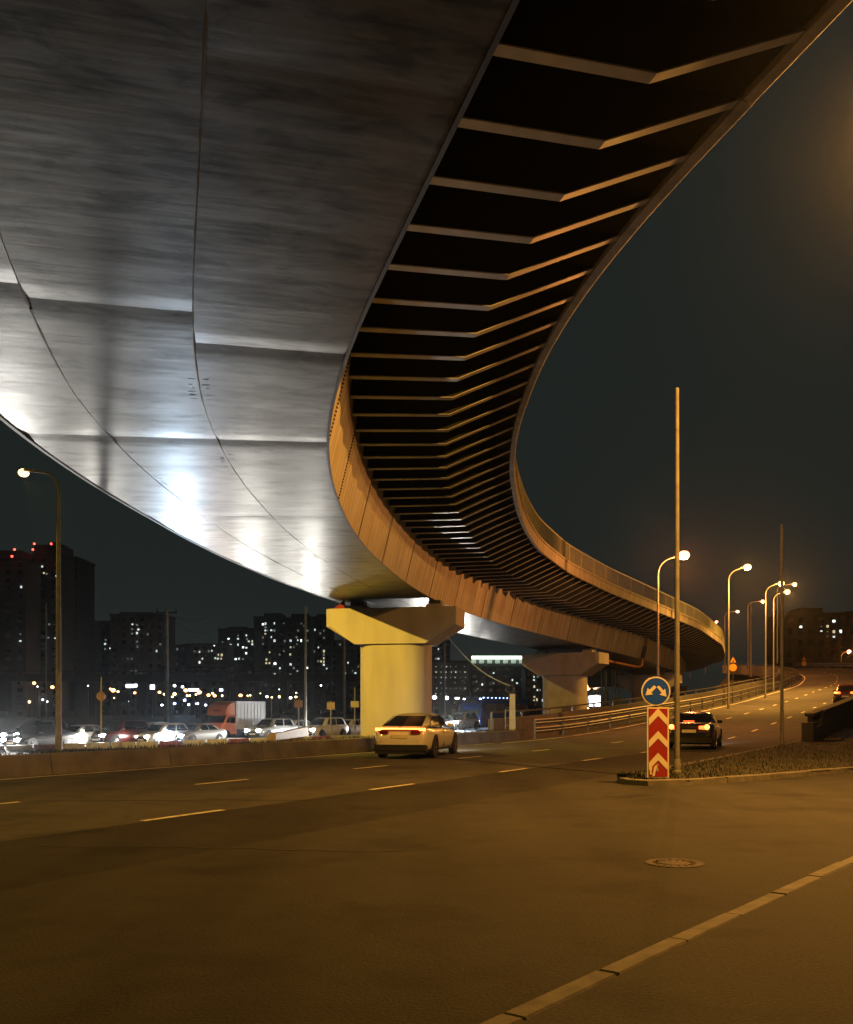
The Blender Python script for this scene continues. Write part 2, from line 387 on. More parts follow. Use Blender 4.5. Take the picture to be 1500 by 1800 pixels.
# manhole
mh = thing('manhole_cover', 'round iron manhole cover set into the lit junction asphalt', 'manhole cover', gnd(1186, 1517.5))
c = org(mh)
m_ = MB(); m_.lathe([(0.30, 0.001), (0.30, 0.006), (0.285, 0.007), (0.285, 0.002)], c, (0, 0, 1), 32); m_.build('frame', pmat('manhole_rim', (.05, .043, .036), .8), mh, smooth=30)
m_ = MB(); m_.lathe([(0.28, 0.001), (0.28, 0.007), (0.24, 0.007), (0.235, 0.003), (0.14, 0.003), (0.135, 0.007), (0.02, 0.007)], c, (0, 0, 1), 32)
for k in range(16):
    a = 2 * math.pi * k / 16; m_.box(c + Vector((math.cos(a) * .19, math.sin(a) * .19, .006)), (.05, .02, .006), a)
m_.build('lid', pmat('cast_iron', (0.035, 0.024, 0.02), 0.7, metal=0.2, var=0.3, scale=20), mh, smooth=30)

# pavement and near kerb
ka, kb = gnd(880, 1810, 0.0), gnd(1500, 1512, 0.0); kd = (kb - ka).normalized(); kn = Vector((kd.y, -kd.x, 0))
kbend = lambda q: kn * (0.0012 * q * abs(q) if q > 0 else 0)
walk = thing('pavement', None, None); tag(walk, kind='structure')
V = []
for k in range(-12, 34):
    p = ka + kd * k + kbend(k) + kn * 0.15; V += [p + Vector((0, 0, .078)), p + kn * 6 + Vector((0, 0, .08))]
m_ = MB(); m_.add(V, [(2 * k, 2 * k + 1, 2 * k + 3, 2 * k + 2) for k in range(len(V) // 2 - 1)]); m_.build('walkway', M_WALK, walk)
def kerb_stone(par, a, b2, w, h, gap=0.012, z0=-0.05):
    d = (b2 - a); L_ = d.length; d.normalize(); r = Vector((d.y, -d.x, 0)); a = a + d * gap * .4; b2 = b2 - d * gap * .4
    hh = h + random.uniform(-.006, .006); j = random.uniform(-.008, .008); c_ = 0.018
    rings = []
    for p in (a, a + d * .012, b2 - d * .012, b2):
        e_ = 0.012 if p in (a, b2) else 0.0
        q = p + r * j
        rings.append([q + r * x + Vector((0, 0, z)) for x, z in ((0, z0), (w, z0), (w, hh - c_ - e_), (w - c_, hh - e_), (c_, hh - e_), (0, hh - c_ - e_))])
    m_ = MB(); m_.loft(rings); return m_.build('kerb_stone', M_KERB, par)
for k in range(-6, 30):
    kerb_stone(walk, ka + kd * k + kbend(k), ka + kd * (k + 1) + kbend(k + 1), 0.15, 0.085)

# traffic island
isl = thing('traffic_island', None, None); tag(isl, kind='structure')
front = [gnd(1086, 1374), gnd(1092, 1378.5), gnd(1112, 1381.5), gnd(1160, 1382.5), gnd(1230, 1379.5), gnd(1350, 1371), gnd(1500, 1357.5), Vector((16.0, 28.0, 0)), Vector((30, 38, 0)), Vector((45, 47.5, 0))]
front = [Vector((p.x, p.y, 0)) for p in front]
fp = smooth_path(front, 0.1, 0.22); fp[0] = front[0]
left = [rp(s_, -6.6) for s_ in np.arange(20.5, 62, 1.0)]
def resample(P, step):
    out = [P[0]]; acc = 0
    for a, b2 in zip(P, P[1:]):
        acc += (b2 - a).length
        if acc >= step: out.append(b2); acc = 0
    return out
tipkerb = resample(fp[:16], .28)
fk = tipkerb[:-1] + resample(fp[15:], 1.0)
for a, b2 in zip(fk, fk[1:]): kerb_stone(isl, b2, a, 0.16, 0.13, 0.008)
lk = [fp[0]] + left[1:]
for a, b2 in zip(lk, lk[1:]): kerb_stone(isl, a, b2, 0.16, 0.13, 0.008)
m_ = MB()
nr = 34; V = []
fr = resample(fp, 1.15)[:nr]; lf = left[:len(fr)]
for k in range(len(fr)):
    a, b2 = lf[k] if k else fp[0], fr[k]
    for j in range(9):
        q = j / 8; p = a.lerp(b2, q); V.append(p + Vector((0, 0, 0.10 + 0.03 * math.sin(math.pi * q) * min(1, k / 5) + random.uniform(0, .02))))
m_.add(V, [(k * 9 + j, k * 9 + j + 1, k * 9 + 10 + j, k * 9 + 9 + j) for k in range(len(fr) - 1) for j in range(8)])
m_.build('island_soil', M_DIRT, isl, smooth=60)
# grass: one sheet of blades
def grass(name, label, spots, hmin, hmax, par=None):
    m_ = MB()
    for p in spots:
        a = random.uniform(0, 6.28); h = random.uniform(hmin, hmax); l = random.uniform(.3, .7) * h; w = random.uniform(.006, .014)
        d = Vector((math.cos(a), math.sin(a), 0)); r = Vector((-d.y, d.x, 0)) * w
        m_.add([p - r, p + r, p + d * l * .4 + r * .7 + Vector((0, 0, h * .65)), p + d * l * .4 - r * .7 + Vector((0, 0, h * .65)), p + d * l + Vector((0, 0, h))], [(0, 1, 2, 3), (3, 2, 4)])
    o = m_.build(name, M_GRASS); tag(o, label, 'grass', kind='stuff'); return o
sp = []
for _ in range(6500):
    k = min(len(fr) - 2, int(len(fr) * random.random() ** 1.7)); q = random.uniform(0.02, 0.985); f_ = random.random()
    a, b2 = (lf[k] if k else fp[0]).lerp(lf[k + 1], f_), fr[k].lerp(fr[k + 1], f_)
    p = a.lerp(b2, q); p.z = 0.10 + 0.03 * math.sin(math.pi * q) * min(1, k / 5); sp.append(p)
grass('island_grass', 'rough unmown grass on the traffic island behind the arrow sign', sp, 0.04, 0.11)

# ------------------------------------------------------------------ the viaduct
VD = [(-32, 11.6, 5.64), (-22, 8.7, 5.64), (-12, 6.0, 5.64), (-4, 3.85, 5.64), (2, 2.22, 5.64), (7.7, .70, 5.64), (10.6, -.06, 5.64), (13.7, -.89, 5.64), (15.6, -1.35, 5.64), (18.8, -1.92, 5.64), (21.07, -2.19, 5.64), (24.3, -2.40, 5.64), (29.5, -2.43, 5.64), (35.1, -2.07, 5.64), (41.7, -1.23, 5.64), (47.2, -.28, 5.64), (53.3, 1.1, 5.64), (61.9, 4.0, 5.62), (71, 8.35, 5.43), (80, 13.65, 5.08), (92, 20.6, 4.62), (108, 27.7, 4.13), (122, 32.3, 3.7), (132, 34.8, 3.5), (142, 36.0, 3.5), (155, 35.7, 3.5), (175, 31.5, 3.5), (195, 23, 3.5)]
VP = smooth_path([Vector((x, y, h + CAMZ)) for y, x, h in VD], 0.25, 1.6)
VS = 0.25
NV = len(VP)
def vf(s):
    i = max(0, min(NV - 2, int(s / VS))); f = s / VS - i
    p = VP[i].lerp(VP[i + 1], f); a, b2 = VP[max(0, i - 2)], VP[min(NV - 1, i + 3)]
    t = b2 - a; t.z = 0; t.normalize(); return p, t, Vector((t.y, -t.x, 0))
def sec(s, off, dz):
    p, t, n = vf(s); return p + n * off + Vector((0, 0, dz))
YS = np.array([p.y for p in VP])
def s_of_Y(Y): return float(np.interp(Y, YS, np.arange(NV) * VS))
SMAX = (NV - 2) * VS
def wid(s): return float(np.interp(vf(s)[0].y, [-40, 18, 29, 43, 50, 300], [6.45, 6.4, 5.75, 5.4, 5.15, 5.1]))
via = thing('elevated_viaduct', 'curving steel box girder viaduct with ribbed overhang sweeping overhead', 'viaduct', (0, 0, 0))
tY = [-30, -22, -14, -6, 1, 8.2, 14.7, 20.6, 28.4, 36.9, 44.8, 52.5, 60, 67, 74, 82, 90, 98, 106, 114, 122, 131, 140, 150, 160, 170]
strips = [(0.0, 0.37), (0.37, 0.72), (0.72, 1.0)]
shift = [0.35, -0.15, -0.3]
for ti in range(len(tY) - 1):
    for si, (a, b2) in enumerate(strips):
        s0, s1 = s_of_Y(tY[ti] + (shift[si] * 2.2 if tY[ti] < 18 else 0)), s_of_Y(tY[ti + 1] + (shift[si] * 2.2 if tY[ti + 1] < 18 else 0))
        g_ = 0.004; near = tY[ti + 1] < 62; da = 0.028 if tY[ti] in (14.7, 20.6) else 0.010; db = 0.028 if tY[ti + 1] in (14.7, 20.6) else 0.010
        ns = max(3, int((s1 - s0) / (0.16 if near else 0.8))); nt_ = 10 if near else 4
        tilt = random.uniform(-.0018, .0018); m_ = MB(); V, UV = [], []
        ph = random.uniform(0, 6)
        for i in range(ns + 1):
            s_ = s0 + g_ + (s1 - s0 - 2 * g_) * i / ns; w_ = wid(s_)
            for j in range(nt_ + 1):
                q = a + (b2 - a) * j / nt_; off = -q * w_ + (-g_ if j == 0 and si else 0) + (g_ if j == nt_ and si < 2 else 0)
                e0, e1 = (s_ - s0), (s1 - s_)
                dz = da * math.exp(-(e0 / .28) ** 2) + db * math.exp(-(e1 / .28) ** 2) + tilt * (s_ - (s0 + s1) / 2)
                dz += 0.0022 * math.sin(s_ * 2 * math.pi / 1.434 + ph) * math.sin(math.pi * j / nt_) + 0.003 * math.sin(s_ * 0.9 + q * 7 + ph)
                V.append(sec(s_, off, dz)); UV.append((s_, off))
        n1 = nt_ + 1
        m_.add(V, [(i * n1 + j, i * n1 + j + 1, i * n1 + n1 + j + 1, i * n1 + n1 + j) for i in range(ns) for j in range(nt_)], UV)
        m_.build('soffit_plate', M_SOFF, via, smooth=60)
# weld beads along the two lengthwise seams, the dark void behind the joints
for q in (0.37, 0.72):
    for ti in range(4, 12):
        s0, s1 = s_of_Y(tY[ti]), s_of_Y(tY[ti + 1])
        m_ = MB(); pts = [sec(s_, -q * wid(s_), 0.004 + random.uniform(-.003, .003)) for s_ in np.arange(s0, s1, 0.22)]
        m_.tube(pts, [random.uniform(.010, .017) for _ in pts], 5); m_.build('weld_bead', M_RIB, via)
for q in (0.37, 0.72):     # short cross stitches and drips beside the lengthwise welds
    m_ = MB(); s_ = s_of_Y(17.0)
    while s_ < s_of_Y(40):
        for side in (-1, 1):
            if random.random() < .8 and min(abs(vf(s_)[0].y - y_) for y_ in tY) > .9:
                o0 = -q * wid(s_) + side * random.uniform(.10, .16); ln = random.uniform(.03, .14); tl = random.uniform(-.03, .03)
                m_.bar(sec(s_, o0 - ln / 2, .0015), sec(s_ + tl, o0 + ln / 2, .0015), random.uniform(.003, .007), .006)
        s_ += random.uniform(.10, .34)
    tag(m_.build('weld_stitches', M_RIB, via), kind='stuff')
def sweep(mb, prof, s0, s1, ds, cap=True, uv=False):
    ss = np.linspace(s0, s1, max(2, int(math.ceil((s1 - s0) / ds)) + 1))
    mb.loft([[sec(s_, o(s_) if callable(o) else o, z) for o, z in prof] for s_ in ss], cap=cap); return mb
s_a = s_of_Y(-30); s_b = s_of_Y(168)
m_ = MB(); sweep(m_, [(-0.05, 0.05), (lambda s_: -wid(s_) + .05, 0.05), (lambda s_: -wid(s_) + .05, .09), (-.05, .09)], s_a, s_b, 2.0)
m_.build('inner_void', M_DARK, via)
# webs
PAN = 5.736
s_first = s_of_Y(26.2) % PAN
sw = s_first; k = 0
bolt = MB()
while sw + PAN < s_b:
    s0, s1 = sw, min(sw + PAN, s_b); m_ = MB(); V, UV = [], []; near = s0 < s_of_Y(75)
    ns, nz = (24, 6) if near else (8, 3); g_ = 0.022
    for i in range(ns + 1):
        s_ = s0 + g_ + (s1 - s0 - 2 * g_) * i / ns
        for j in range(nz + 1):
            z = 0.012 + 2.85 * j / nz; off = 0.5 * min(1, z / 2.05) + (z - 2.05) * 0.02 * (z > 2.05) - 0.008 * math.sin(math.pi * 4 * (s_ - s0) / PAN) ** 2 * math.sin(math.pi * j / nz)
            V.append(sec(s_, off, z)); UV.append((s_, z))
    m_.add(V, [(i * (nz + 1) + j, i * (nz + 1) + j + 1, (i + 1) * (nz + 1) + j + 1, (i + 1) * (nz + 1) + j) for i in range(ns) for j in range(nz)], UV)
    m_.build('web_plate', M_WEB, via, smooth=60)
    if s_of_Y(8) < s0 < s_of_Y(85):
        bm_ = MB()
        for j in range(24):
            z = 0.06 + j * 0.085; bm_.box(sec(s0, 0.5 * min(1, z / 2.05) + .004, z), (.055, .055, .042), math.atan2(vf(s0)[1].y, vf(s0)[1].x))
        tag(bm_.build('splice_seam', M_DARK, via), kind='stuff')
    sw += PAN
m_ = MB(); sweep(m_, [(lambda s_: -wid(s_) - .0, 0.01), (lambda s_: -wid(s_) - .5, 2.05), (lambda s_: -wid(s_) - .52, 2.86), (lambda s_: -wid(s_) - .48, 2.86)], s_a, s_b, 1.5); m_.build('outer_web', M_RIB, via)
# lower corner lip of the box
M_LIP = pmat('lip_paint', (0.075, 0.075, 0.07), 0.5, var=0.25)
m_ = MB(); sweep(m_, [(-.02, -.014), (.035, -.014), (.035, .004), (-.02, .004)], s_a, s_b, 0.5); m_.build('corner_flange', M_LIP, via)
m_ = MB(); sweep(m_, [(lambda s_: -wid(s_) + .02, -.018), (lambda s_: -wid(s_) - .06, -.018), (lambda s_: -wid(s_) - .06, .004), (lambda s_: -wid(s_) + .02, .004)], s_a, s_b, 0.5); m_.build('corner_flange', M_LIP, via)
# deck
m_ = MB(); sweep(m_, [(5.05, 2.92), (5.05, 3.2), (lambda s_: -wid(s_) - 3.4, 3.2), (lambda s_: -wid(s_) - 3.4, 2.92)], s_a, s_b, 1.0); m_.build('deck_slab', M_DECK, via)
# brackets
M_FLANGE = pmat('lit_flange_paint', (0.38, 0.385, 0.37), 0.4, var=0.2, scale=2.5)  # paler than the plates: headlight on the flanges put into the colour
RS = 1.434
skink = s_of_Y(10.9)
k0 = -int((skink - s_a) / RS) + 1
for k in range(k0, 120):
    s_ = skink + k * RS
    if s_ > s_b - 1: break
    if s_ < s_of_Y(-14): continue
    p, t, n = vf(s_); prof = [(0.47, 1.95), (2.97, 1.95), (5.02, 2.83)]
    m_ = MB(); q = [sec(s_, o, z) for o, z in prof]; hw = t * 0.10
    for a, b2, i in ((q[0], q[1], 0), (q[1], q[2], 1)):
        zt = Vector((0, 0, .022))
        m_.add([a - hw, a + hw, b2 + hw, b2 - hw, a - hw + zt, a + hw + zt, b2 + hw + zt, b2 - hw + zt], [(0, 1, 2, 3), (7, 6, 5, 4), (0, 4, 5, 1), (1, 5, 6, 2), (2, 6, 7, 3), (3, 7, 4, 0)])
    fl_ = m_; m_ = MB()
    top = [sec(s_, 0.49, 2.915), sec(s_, 5.02, 2.915)]
    h2 = t * 0.009; zf = Vector((0, 0, .018)); poly = [q[0] + zf, q[1] + zf, q[2] + zf, top[1], top[0]]
    m_.loft([[x - h2 for x in poly], [x + h2 for x in poly]])
    br_ = m_.build('bracket', M_DECK, via); fl_.build('bottom_flange', M_FLANGE, br_)  # plates take the dark deck tone, shade between brackets put into colour
# fascia segments with a small drip nib, railing
s_f = s_of_Y(-12); k = 0
M_FASC = pmat('fascia_concrete', (0.29, 0.26, 0.21), 0.75, var=0.32, scale=2.2, bump=0.15, bscale=12, stretch=(1, 1, .35))
while s_f < s_b - 5:
    m_ = MB(); j = random.uniform(-.012, .012)
    pr = [(5.03, 2.80), (5.17 + j, 2.76), (5.2 + j, 2.79), (5.2 + j, 3.34), (5.25 + j, 3.36), (5.25 + j, 3.46), (4.85, 3.46), (4.85, 3.22), (5.03, 3.2)]
    sweep(m_, pr, s_f + .012, s_f + 4.98, 0.355); m_.build('fascia_panel', M_FASC, via, smooth=20); s_f += 5.0
def railing(s0, s1, off, z, h, mat, posts=True):
    m_ = MB()
    pts = [sec(s_, off, z + h) for s_ in np.arange(s0, s1, 1.0)]
    m_.tube(pts, 0.04, 6); m_.build('handrail', mat, via)
    m_ = MB(); m_.tube([p - Vector((0, 0, h - .1)) for p in pts], 0.025, 5); m_.build('bottom_rail', mat, via)
    for s_ in np.arange(s0, s1, 3.0):
        m_ = MB(); m_.bar(sec(s_, off, z), sec(s_, off, z + h), .07, .05); m_.build('rail_post', mat, via)
    m_ = MB()
    for s_ in np.arange(s0, s1, .2):
        m_.bar(sec(s_, off, z + .1), sec(s_, off, z + h), .026, .026)
    o = m_.build('balusters', mat, via); tag(o, kind='stuff')
railing(s_of_Y(-8), s_b - 6, 5.08, 3.46, 1.12, M_RAIL)
m_ = MB(); sweep(m_, [(3.9, 3.2), (4.3, 3.2), (4.2, 3.95), (4.0, 3.95)], s_of_Y(40), s_b - 4, 2.0); m_.build('safety_barrier', M_CONC2, via)
# ------------------------------------------------------------------ piers
def pier(Y, label, mat, hw=None, capw=6.9, colw=3.75, dx=0.0):
    s_ = s_of_Y(Y); p, t, n = vf(s_); w_ = wid(s_); c0 = p - n * (w_ / 2 - dx); zs = p.z
    o = thing('bridge_pier', label, 'bridge pier', (c0.x, c0.y, -1.2), group='piers under the viaduct'); B = Vector((c0.x, c0.y, 0))
    def ring(hw_, hd, z, r=0.5, k=5):
        out = []
        for cx, cy, a0 in ((1, 1, 0), (-1, 1, 90), (-1, -1, 180), (1, -1, 270)):
            for i in range(k + 1):
                a = R(a0 + 90 * i / k); out.append(B + n * (cx * (hw_ - r) + r * math.cos(a)) + t * (cy * (hd - r) + r * math.sin(a)) + Vector((0, 0, z)))
        return out
    zb = zs - 2.32
    m_ = MB(); m_.loft([ring(colw / 2, 1.15, z, 1.0, 8) for z in (-1.3, zb - .04)]); m_.build('column', mat, o, smooth=40)
    m_ = MB(); m_.loft([ring(colw / 2 - .06, 1.1, z, .9, 8) for z in (zb - .04, zb)]); m_.build('shadow_joint', M_CONC2, o, smooth=40)
    m_ = MB(); h = capw / 2
    prof = [(-colw / 2 - .02, zb), (colw / 2 + .02, zb), (h, zs - 1.38), (h, zs - .46), (-h, zs - .46), (-h, zs - 1.38)]
    def cp(x, z, d): return B + n * x + t * d + Vector((0, 0, z))
    rings = []
    for d, k in ((-1.35, .93), (-1.2, 1.0), (1.2, 1.0), (1.35, .93)):
        rings.append([cp(x * (k if abs(x) > colw / 2 + .1 else 1), z, d) for x, z in prof])
    m_.loft(rings); m_.build('cap', mat, o)
    for x, wd in ((-2.05, .95), (2.15, .85)):
        m_ = MB(); m_.box(B + n * x + Vector((0, 0, zs - .34)), (wd, .9, .235), math.atan2(n.y, n.x)); b_ = m_.build('bearing_plinth', mat, o)
        m_ = MB(); m_.box(B + n * x + Vector((0, 0, zs - .125)), (wd * .75, .7, .19), math.atan2(n.y, n.x)); m_.build('bearing', M_DARK, o)
    m_ = MB(); m_.box(B + n * .35 + Vector((0, 0, zs - .42)), (.5, .5, .075), math.atan2(n.y, n.x)); m_.build('jacking_pad', M_CONC2, o)
    return o, B, n, t, zs
M_P1 = pmat('pier_concrete_near', (0.40, 0.38, 0.33), 0.75, var=0.15, scale=1.1, bump=0.08, bscale=20, stretch=(1, 1, .22))
P1 = pier(50.5, 'nearest pale concrete hammerhead pier with flared cap under the viaduct', M_P1, dx=.45)
P2 = pier(80.5, 'second concrete pier under the viaduct with drain pipe, lit orange', M_CONC)
P3 = pier(107, 'third concrete pier under the viaduct, farther away behind the arrow sign', M_CONC)
P4 = pier(134, 'farthest concrete pier where the viaduct curves out of sight', M_CONC)
# red cloth tied at the left of the near cap
o1, B1, n1_, t1_, zs1 = P1
m_ = MB(); q0 = B1 - n1_ * 3.1 - t1_ * 1.15; zc = zs1 - .455
V = [q0 + Vector((0, 0, zc + .02)), q0 + n1_ * .62 + Vector((0, 0, zc + .02)), q0 + n1_ * .6 + Vector((0, 0, zc + .47)), q0 + n1_ * .35 + Vector((0, 0, zc + .25))]
m_.loft([V, [v + t1_ * .12 for v in V]])
tag(m_.build('red_cloth', pmat('red_fabric', (0.18, 0.01, 0.01), 0.8, var=0.3, scale=6), loc=q0 + Vector((0, 0, zc))), 'red cloth wedged beside the left bearing of the nearest pier', 'cloth')
# drain pipe from the girder to pier 2
o2, B2, n2_, t2_, zs2 = P2
sd = s_of_Y(91.5); pt = [sec(sd, .62, 2.3), sec(sd, .45, 1.0), sec(sd, .18, .1), sec(sd, .12, -.55), sec(sd - .25, .05, -.75), sec(sd - 1.2, -.15, -.8), B2 + n2_ * 2.8 + t2_ * 1.6 + Vector((0, 0, zs2 - 1.0))]
dp = thing('drain_pipe', 'brown drain pipe dropping from the girder and running to the second pier', 'pipe', pt[3])
m_ = MB(); m_.tube(pt, 0.13, 8); m_.build('pipe', pmat('rusty_pipe', (0.17, 0.07, 0.03), 0.6, var=0.4, scale=4), dp, smooth=60)
m_ = MB(); m_.tube([pt[1] + Vector((0, 0, .2)), pt[2]], 0.19, 8); m_.build('sleeve', M_DARK, dp, smooth=60)

# ------------------------------------------------------------------ concrete median wall
M_WALL = pmat('sooty_concrete', (0.10, 0.093, 0.08), 0.9, var=0.4, scale=1.3, bump=0.2, bscale=18)
wall = thing('median_wall', 'long low concrete median wall beside the far lane', 'wall', rp(20, -19.6))
for k in range(-8, 12):
    s0, s1 = 4.0 * k + .012, 4.0 * k + 3.99; j = random.uniform(-.01, .01)
    if s1 > 47: break
    hh = 0.50
    m_ = MB(); pr = [(-19.27 + j, -.02), (-19.33 + j, .18), (-19.38 + j, hh - .02), (-19.42 + j, hh), (-19.66, hh), (-19.72, -.02)]
    m_.loft([[rp(s_, t_, z) for t_, z in pr] for s_ in (s0, s1)]); m_.build('wall_segment', M_WALL, wall)
# verge behind the wall falling to the opposite carriageway
m_ = MB(); V = []; cols = [-19.6, -20.4, -24, -29, -34, -39.5]; zz = [.42, .44, .05, -.4, -.8, -.98]
srange = list(np.arange(-60, 46, 2.0))
for s_ in srange:
    for t_, z in zip(cols, zz): V.append(rp(s_, t_, z + random.uniform(-.04, .04)))
m_.add(V, [(i * 6 + j, i * 6 + j + 1, i * 6 + 7 + j, i * 6 + 6 + j) for i in range(len(srange) - 1) for j in range(5)])
tag(m_.build('verge', M_DIRT, smooth=60), kind='structure')
sp = []
for _ in range(9000):
    t_ = random.uniform(-19.75, -22.5); sp.append(rp(random.uniform(-8, 46), t_, float(np.interp(-t_, [19.6, 20.4, 24], [.42, .44, .05]))))
grass('verge_grass', 'dark ragged grass fringe growing along the back of the median wall', sp, 0.05, 0.17)
# opposite carriageway
m_ = MB(); m_.add([rp(-80, -39, -.93), rp(46, -39, -.93), rp(60, -36, -.8), rp(120, -30, -.4), rp(150, -50, -.4), rp(60, -66, -.9), rp(-80, -66, -.93)], [tuple(range(7))])
tag(m_.build('opposite_road', M_ASPH), kind='structure')


# ------------------------------------------------------------------ street lamps
def street_lamp(base, H, arm, alen, label, power, col=SODIUM, group='sodium street lamps along the climbing road', glow=None, rad=0.13, r0=0.085, aim=None, cone=150, down=0):
    base = Vector(base); arm = Vector((arm[0], arm[1], 0)).normalized()
    o = thing('street_lamp', label, 'street lamp', base, group=group)
    pts = [base + Vector((0, 0, z)) for z in (0, .9, .95, H * .5, H - 1.0)]; rad_ = [r0 * 1.25, r0 * 1.25, r0, r0 * .85, r0 * .62]
    for k in range(1, 7):
        a = R(84 * k / 6); pts.append(base + Vector((0, 0, H - 1.0 + math.sin(a) * .9)) + arm * (.9 * (1 - math.cos(a)))); rad_.append(r0 * .6 - .002 * k)
    tip = base + arm * (alen - .45) + Vector((0, 0, H + 0.02)); pts.append(tip); rad_.append(r0 * .4)
    m_ = MB(); m_.tube(pts, rad_, 10); m_.build('pole', M_POLE, o, smooth=40)
    side = Vector((-arm.y, arm.x, 0)); rings = []
    for x, w, h in ((-.15, .05, .04), (0, .08, .06), (.15, .13, .09), (.45, .15, .10), (.62, .10, .07), (.68, .04, .03)):
        c_ = tip + arm * x + Vector((0, 0, .02)); rings.append([c_ + side * (w * math.cos(a)) + Vector((0, 0, (h if math.sin(a) > 0 else .02) * math.sin(a))) for a in [2 * math.pi * q / 10 for q in range(10)]])
    m_ = MB(); m_.loft(rings); hd = m_.build('lamp_head', M_POLE, o, smooth=50)
    gl = tip + arm * .36 + Vector((0, 0, -.02))
    m_ = MB(); m_.sphere(gl, rad, 10, 6, .75); m_.build('lamp_glass', glow or emis('sodium_glass', (1, .55, .2), 4.5), o, smooth=80)
    if power: lamp(o, 'SPOT' if aim else 'POINT', gl + Vector((0, 0, -rad - .06)) - org(o), col, power, 0.06, aim, cone, .75)
    if down: lamp(o, 'SPOT', gl + Vector((0, 0, -rad - .10)) - org(o), col, down, 0.06, (0, 0, -1), 150, 1.0)
    return o
LB = at(103, 1322, 34.5); LB.z = -.28
street_lamp(LB, 10.5, -nrm, 1.95, 'left street lamp with curved arm behind the median wall, glowing orange', 24000, SODIUM_Y, group='sodium street lamps near the viaduct', rad=.2, r0=.1, aim=(11, 12, -13), cone=114)
street_lamp((-17.0, 12.6, -.1), 10.0, nrm, 2.0, 'added unseen street lamp past the left picture edge, for the left lanes', 2600, SODIUM_Y, group='sodium street lamps near the viaduct', rad=.2, r0=.1)  # added lamp, out of view, to brighten the left lanes
# the lamp whose pool of light falls on the junction stands just beyond the right edge of the picture
street_lamp((9.6, 16.1, .05), 11.7, -nrm, 1.6, 'street lamp on the pavement by the near kerb, past the right picture edge', 7000, group='sodium street lamps near the viaduct', r0=.1, down=11000)
GL2 = emis('sodium_glass_red', (1, .42, .2), 4.5)
lamps = [(1157, 56, 10.35, 'first lamp of the climbing road, its head behind the tall bare mast', GL2),
         (1281, 80, 11.9, 'second lamp of the climbing road with the widest yellow glow', None),
         (1346, 97, 11.7, 'third lamp of the climbing road, just left of the thinner bare mast', None),
         (1360, 111, 11.6, 'fourth lamp of the climbing road, low beside the thinner bare mast', None)]
def edge_at_px(px_):
    best = min(range(n0), key=lambda i: abs(750 + F * ramp(i, -1.3).x / ramp(i, -1.3).y - px_) + (0 if i < 110 else 1e3))
    return best
for px_, Y_, H_, lab, gm in lamps:
    i = min(range(n0), key=lambda i: abs(ramp(i, -1.3).y - Y_)); b_ = ramp(i, -1.3, -.2)
    b_.x = (px_ - 750) / F * b_.y
    t_ = path_frame(LE, i)[2]
    street_lamp(b_, H_, t_, 1.6, lab, 3200 if gm else 2500, WARM if gm else SODIUM, glow=gm, rad=.33, down=3000 if gm else 20000)
for hx, hy, Y_, lab in ((1397, 1027, 128, 'lamp head highest right of the thin mast, farther up the climbing road'), (1341, 1057, 150, 'far lamp between the second and third lamps of the climbing road'), (1297, 1075, 172, 'far lamp just right of the second lamp pole, above the viaduct end'), (1260, 1093, 195, 'small far lamp above the right end of the viaduct railing'), (1231, 1112, 220, 'smallest far lamp, peeping over the viaduct railing')):
    hp = at(hx, hy, Y_); H_ = 10.5
    street_lamp((hp.x - 2.3, hp.y, hp.z - H_), H_, (1, 0, 0), 2.4, lab, 1200, WARM, glow=GL2, rad=.32, down=9000)
hp = at(1493, 1145, 190)
street_lamp((hp.x - 1.5, hp.y, hp.z - 9), 9, (1, 0, 0), 1.6, 'reddish street lamp low at the right edge by the apartment block', 1500, WARM, glow=GL2, rad=.42)

# ------------------------------------------------------------------ masts, signs
def mast(base, H, r0, label, mat=M_POLE, group=None, name='mast', r1=None):
    base = Vector(base); o = thing(name, label, 'pole', base, group=group)
    m_ = MB(); m_.tube([base, base + Vector((0, 0, H * .5)), base + Vector((0, 0, H))], [r0, r0 * .87, r1 or r0 * .72], 12); m_.build('shaft', mat, o, smooth=40)
    m_ = MB(); m_.lathe([(r0 * 1.6, 0), (r0 * 1.6, .05), (r0 * 1.25, .07), (r0 * 1.2, .3), (r0 * 1.02, .32)], base + Vector((0, 0, .02)), (0, 0, 1), 12); m_.build('foot', mat, o, smooth=40)
    m_ = MB(); m_.sphere(base + Vector((0, 0, H)), (r1 or r0 * .72) * 1.05, 10, 6, .5); m_.build('cap', mat, o, smooth=60)
    return o
M_MAST = pmat('mast_concrete', (0.14, 0.135, 0.12), 0.7, var=0.25, scale=4, bump=0.1)
b_ = gnd(1190.5, 1361, .12); mast(b_, 8.65, .064, 'tall bare mast standing right behind the blue arrow sign', M_MAST)
b_ = gnd(1375, 1309, .2); mast(b_, 8.45, .066, 'bare dark mast farther right, at the end of the dark parapet', M_POLE)
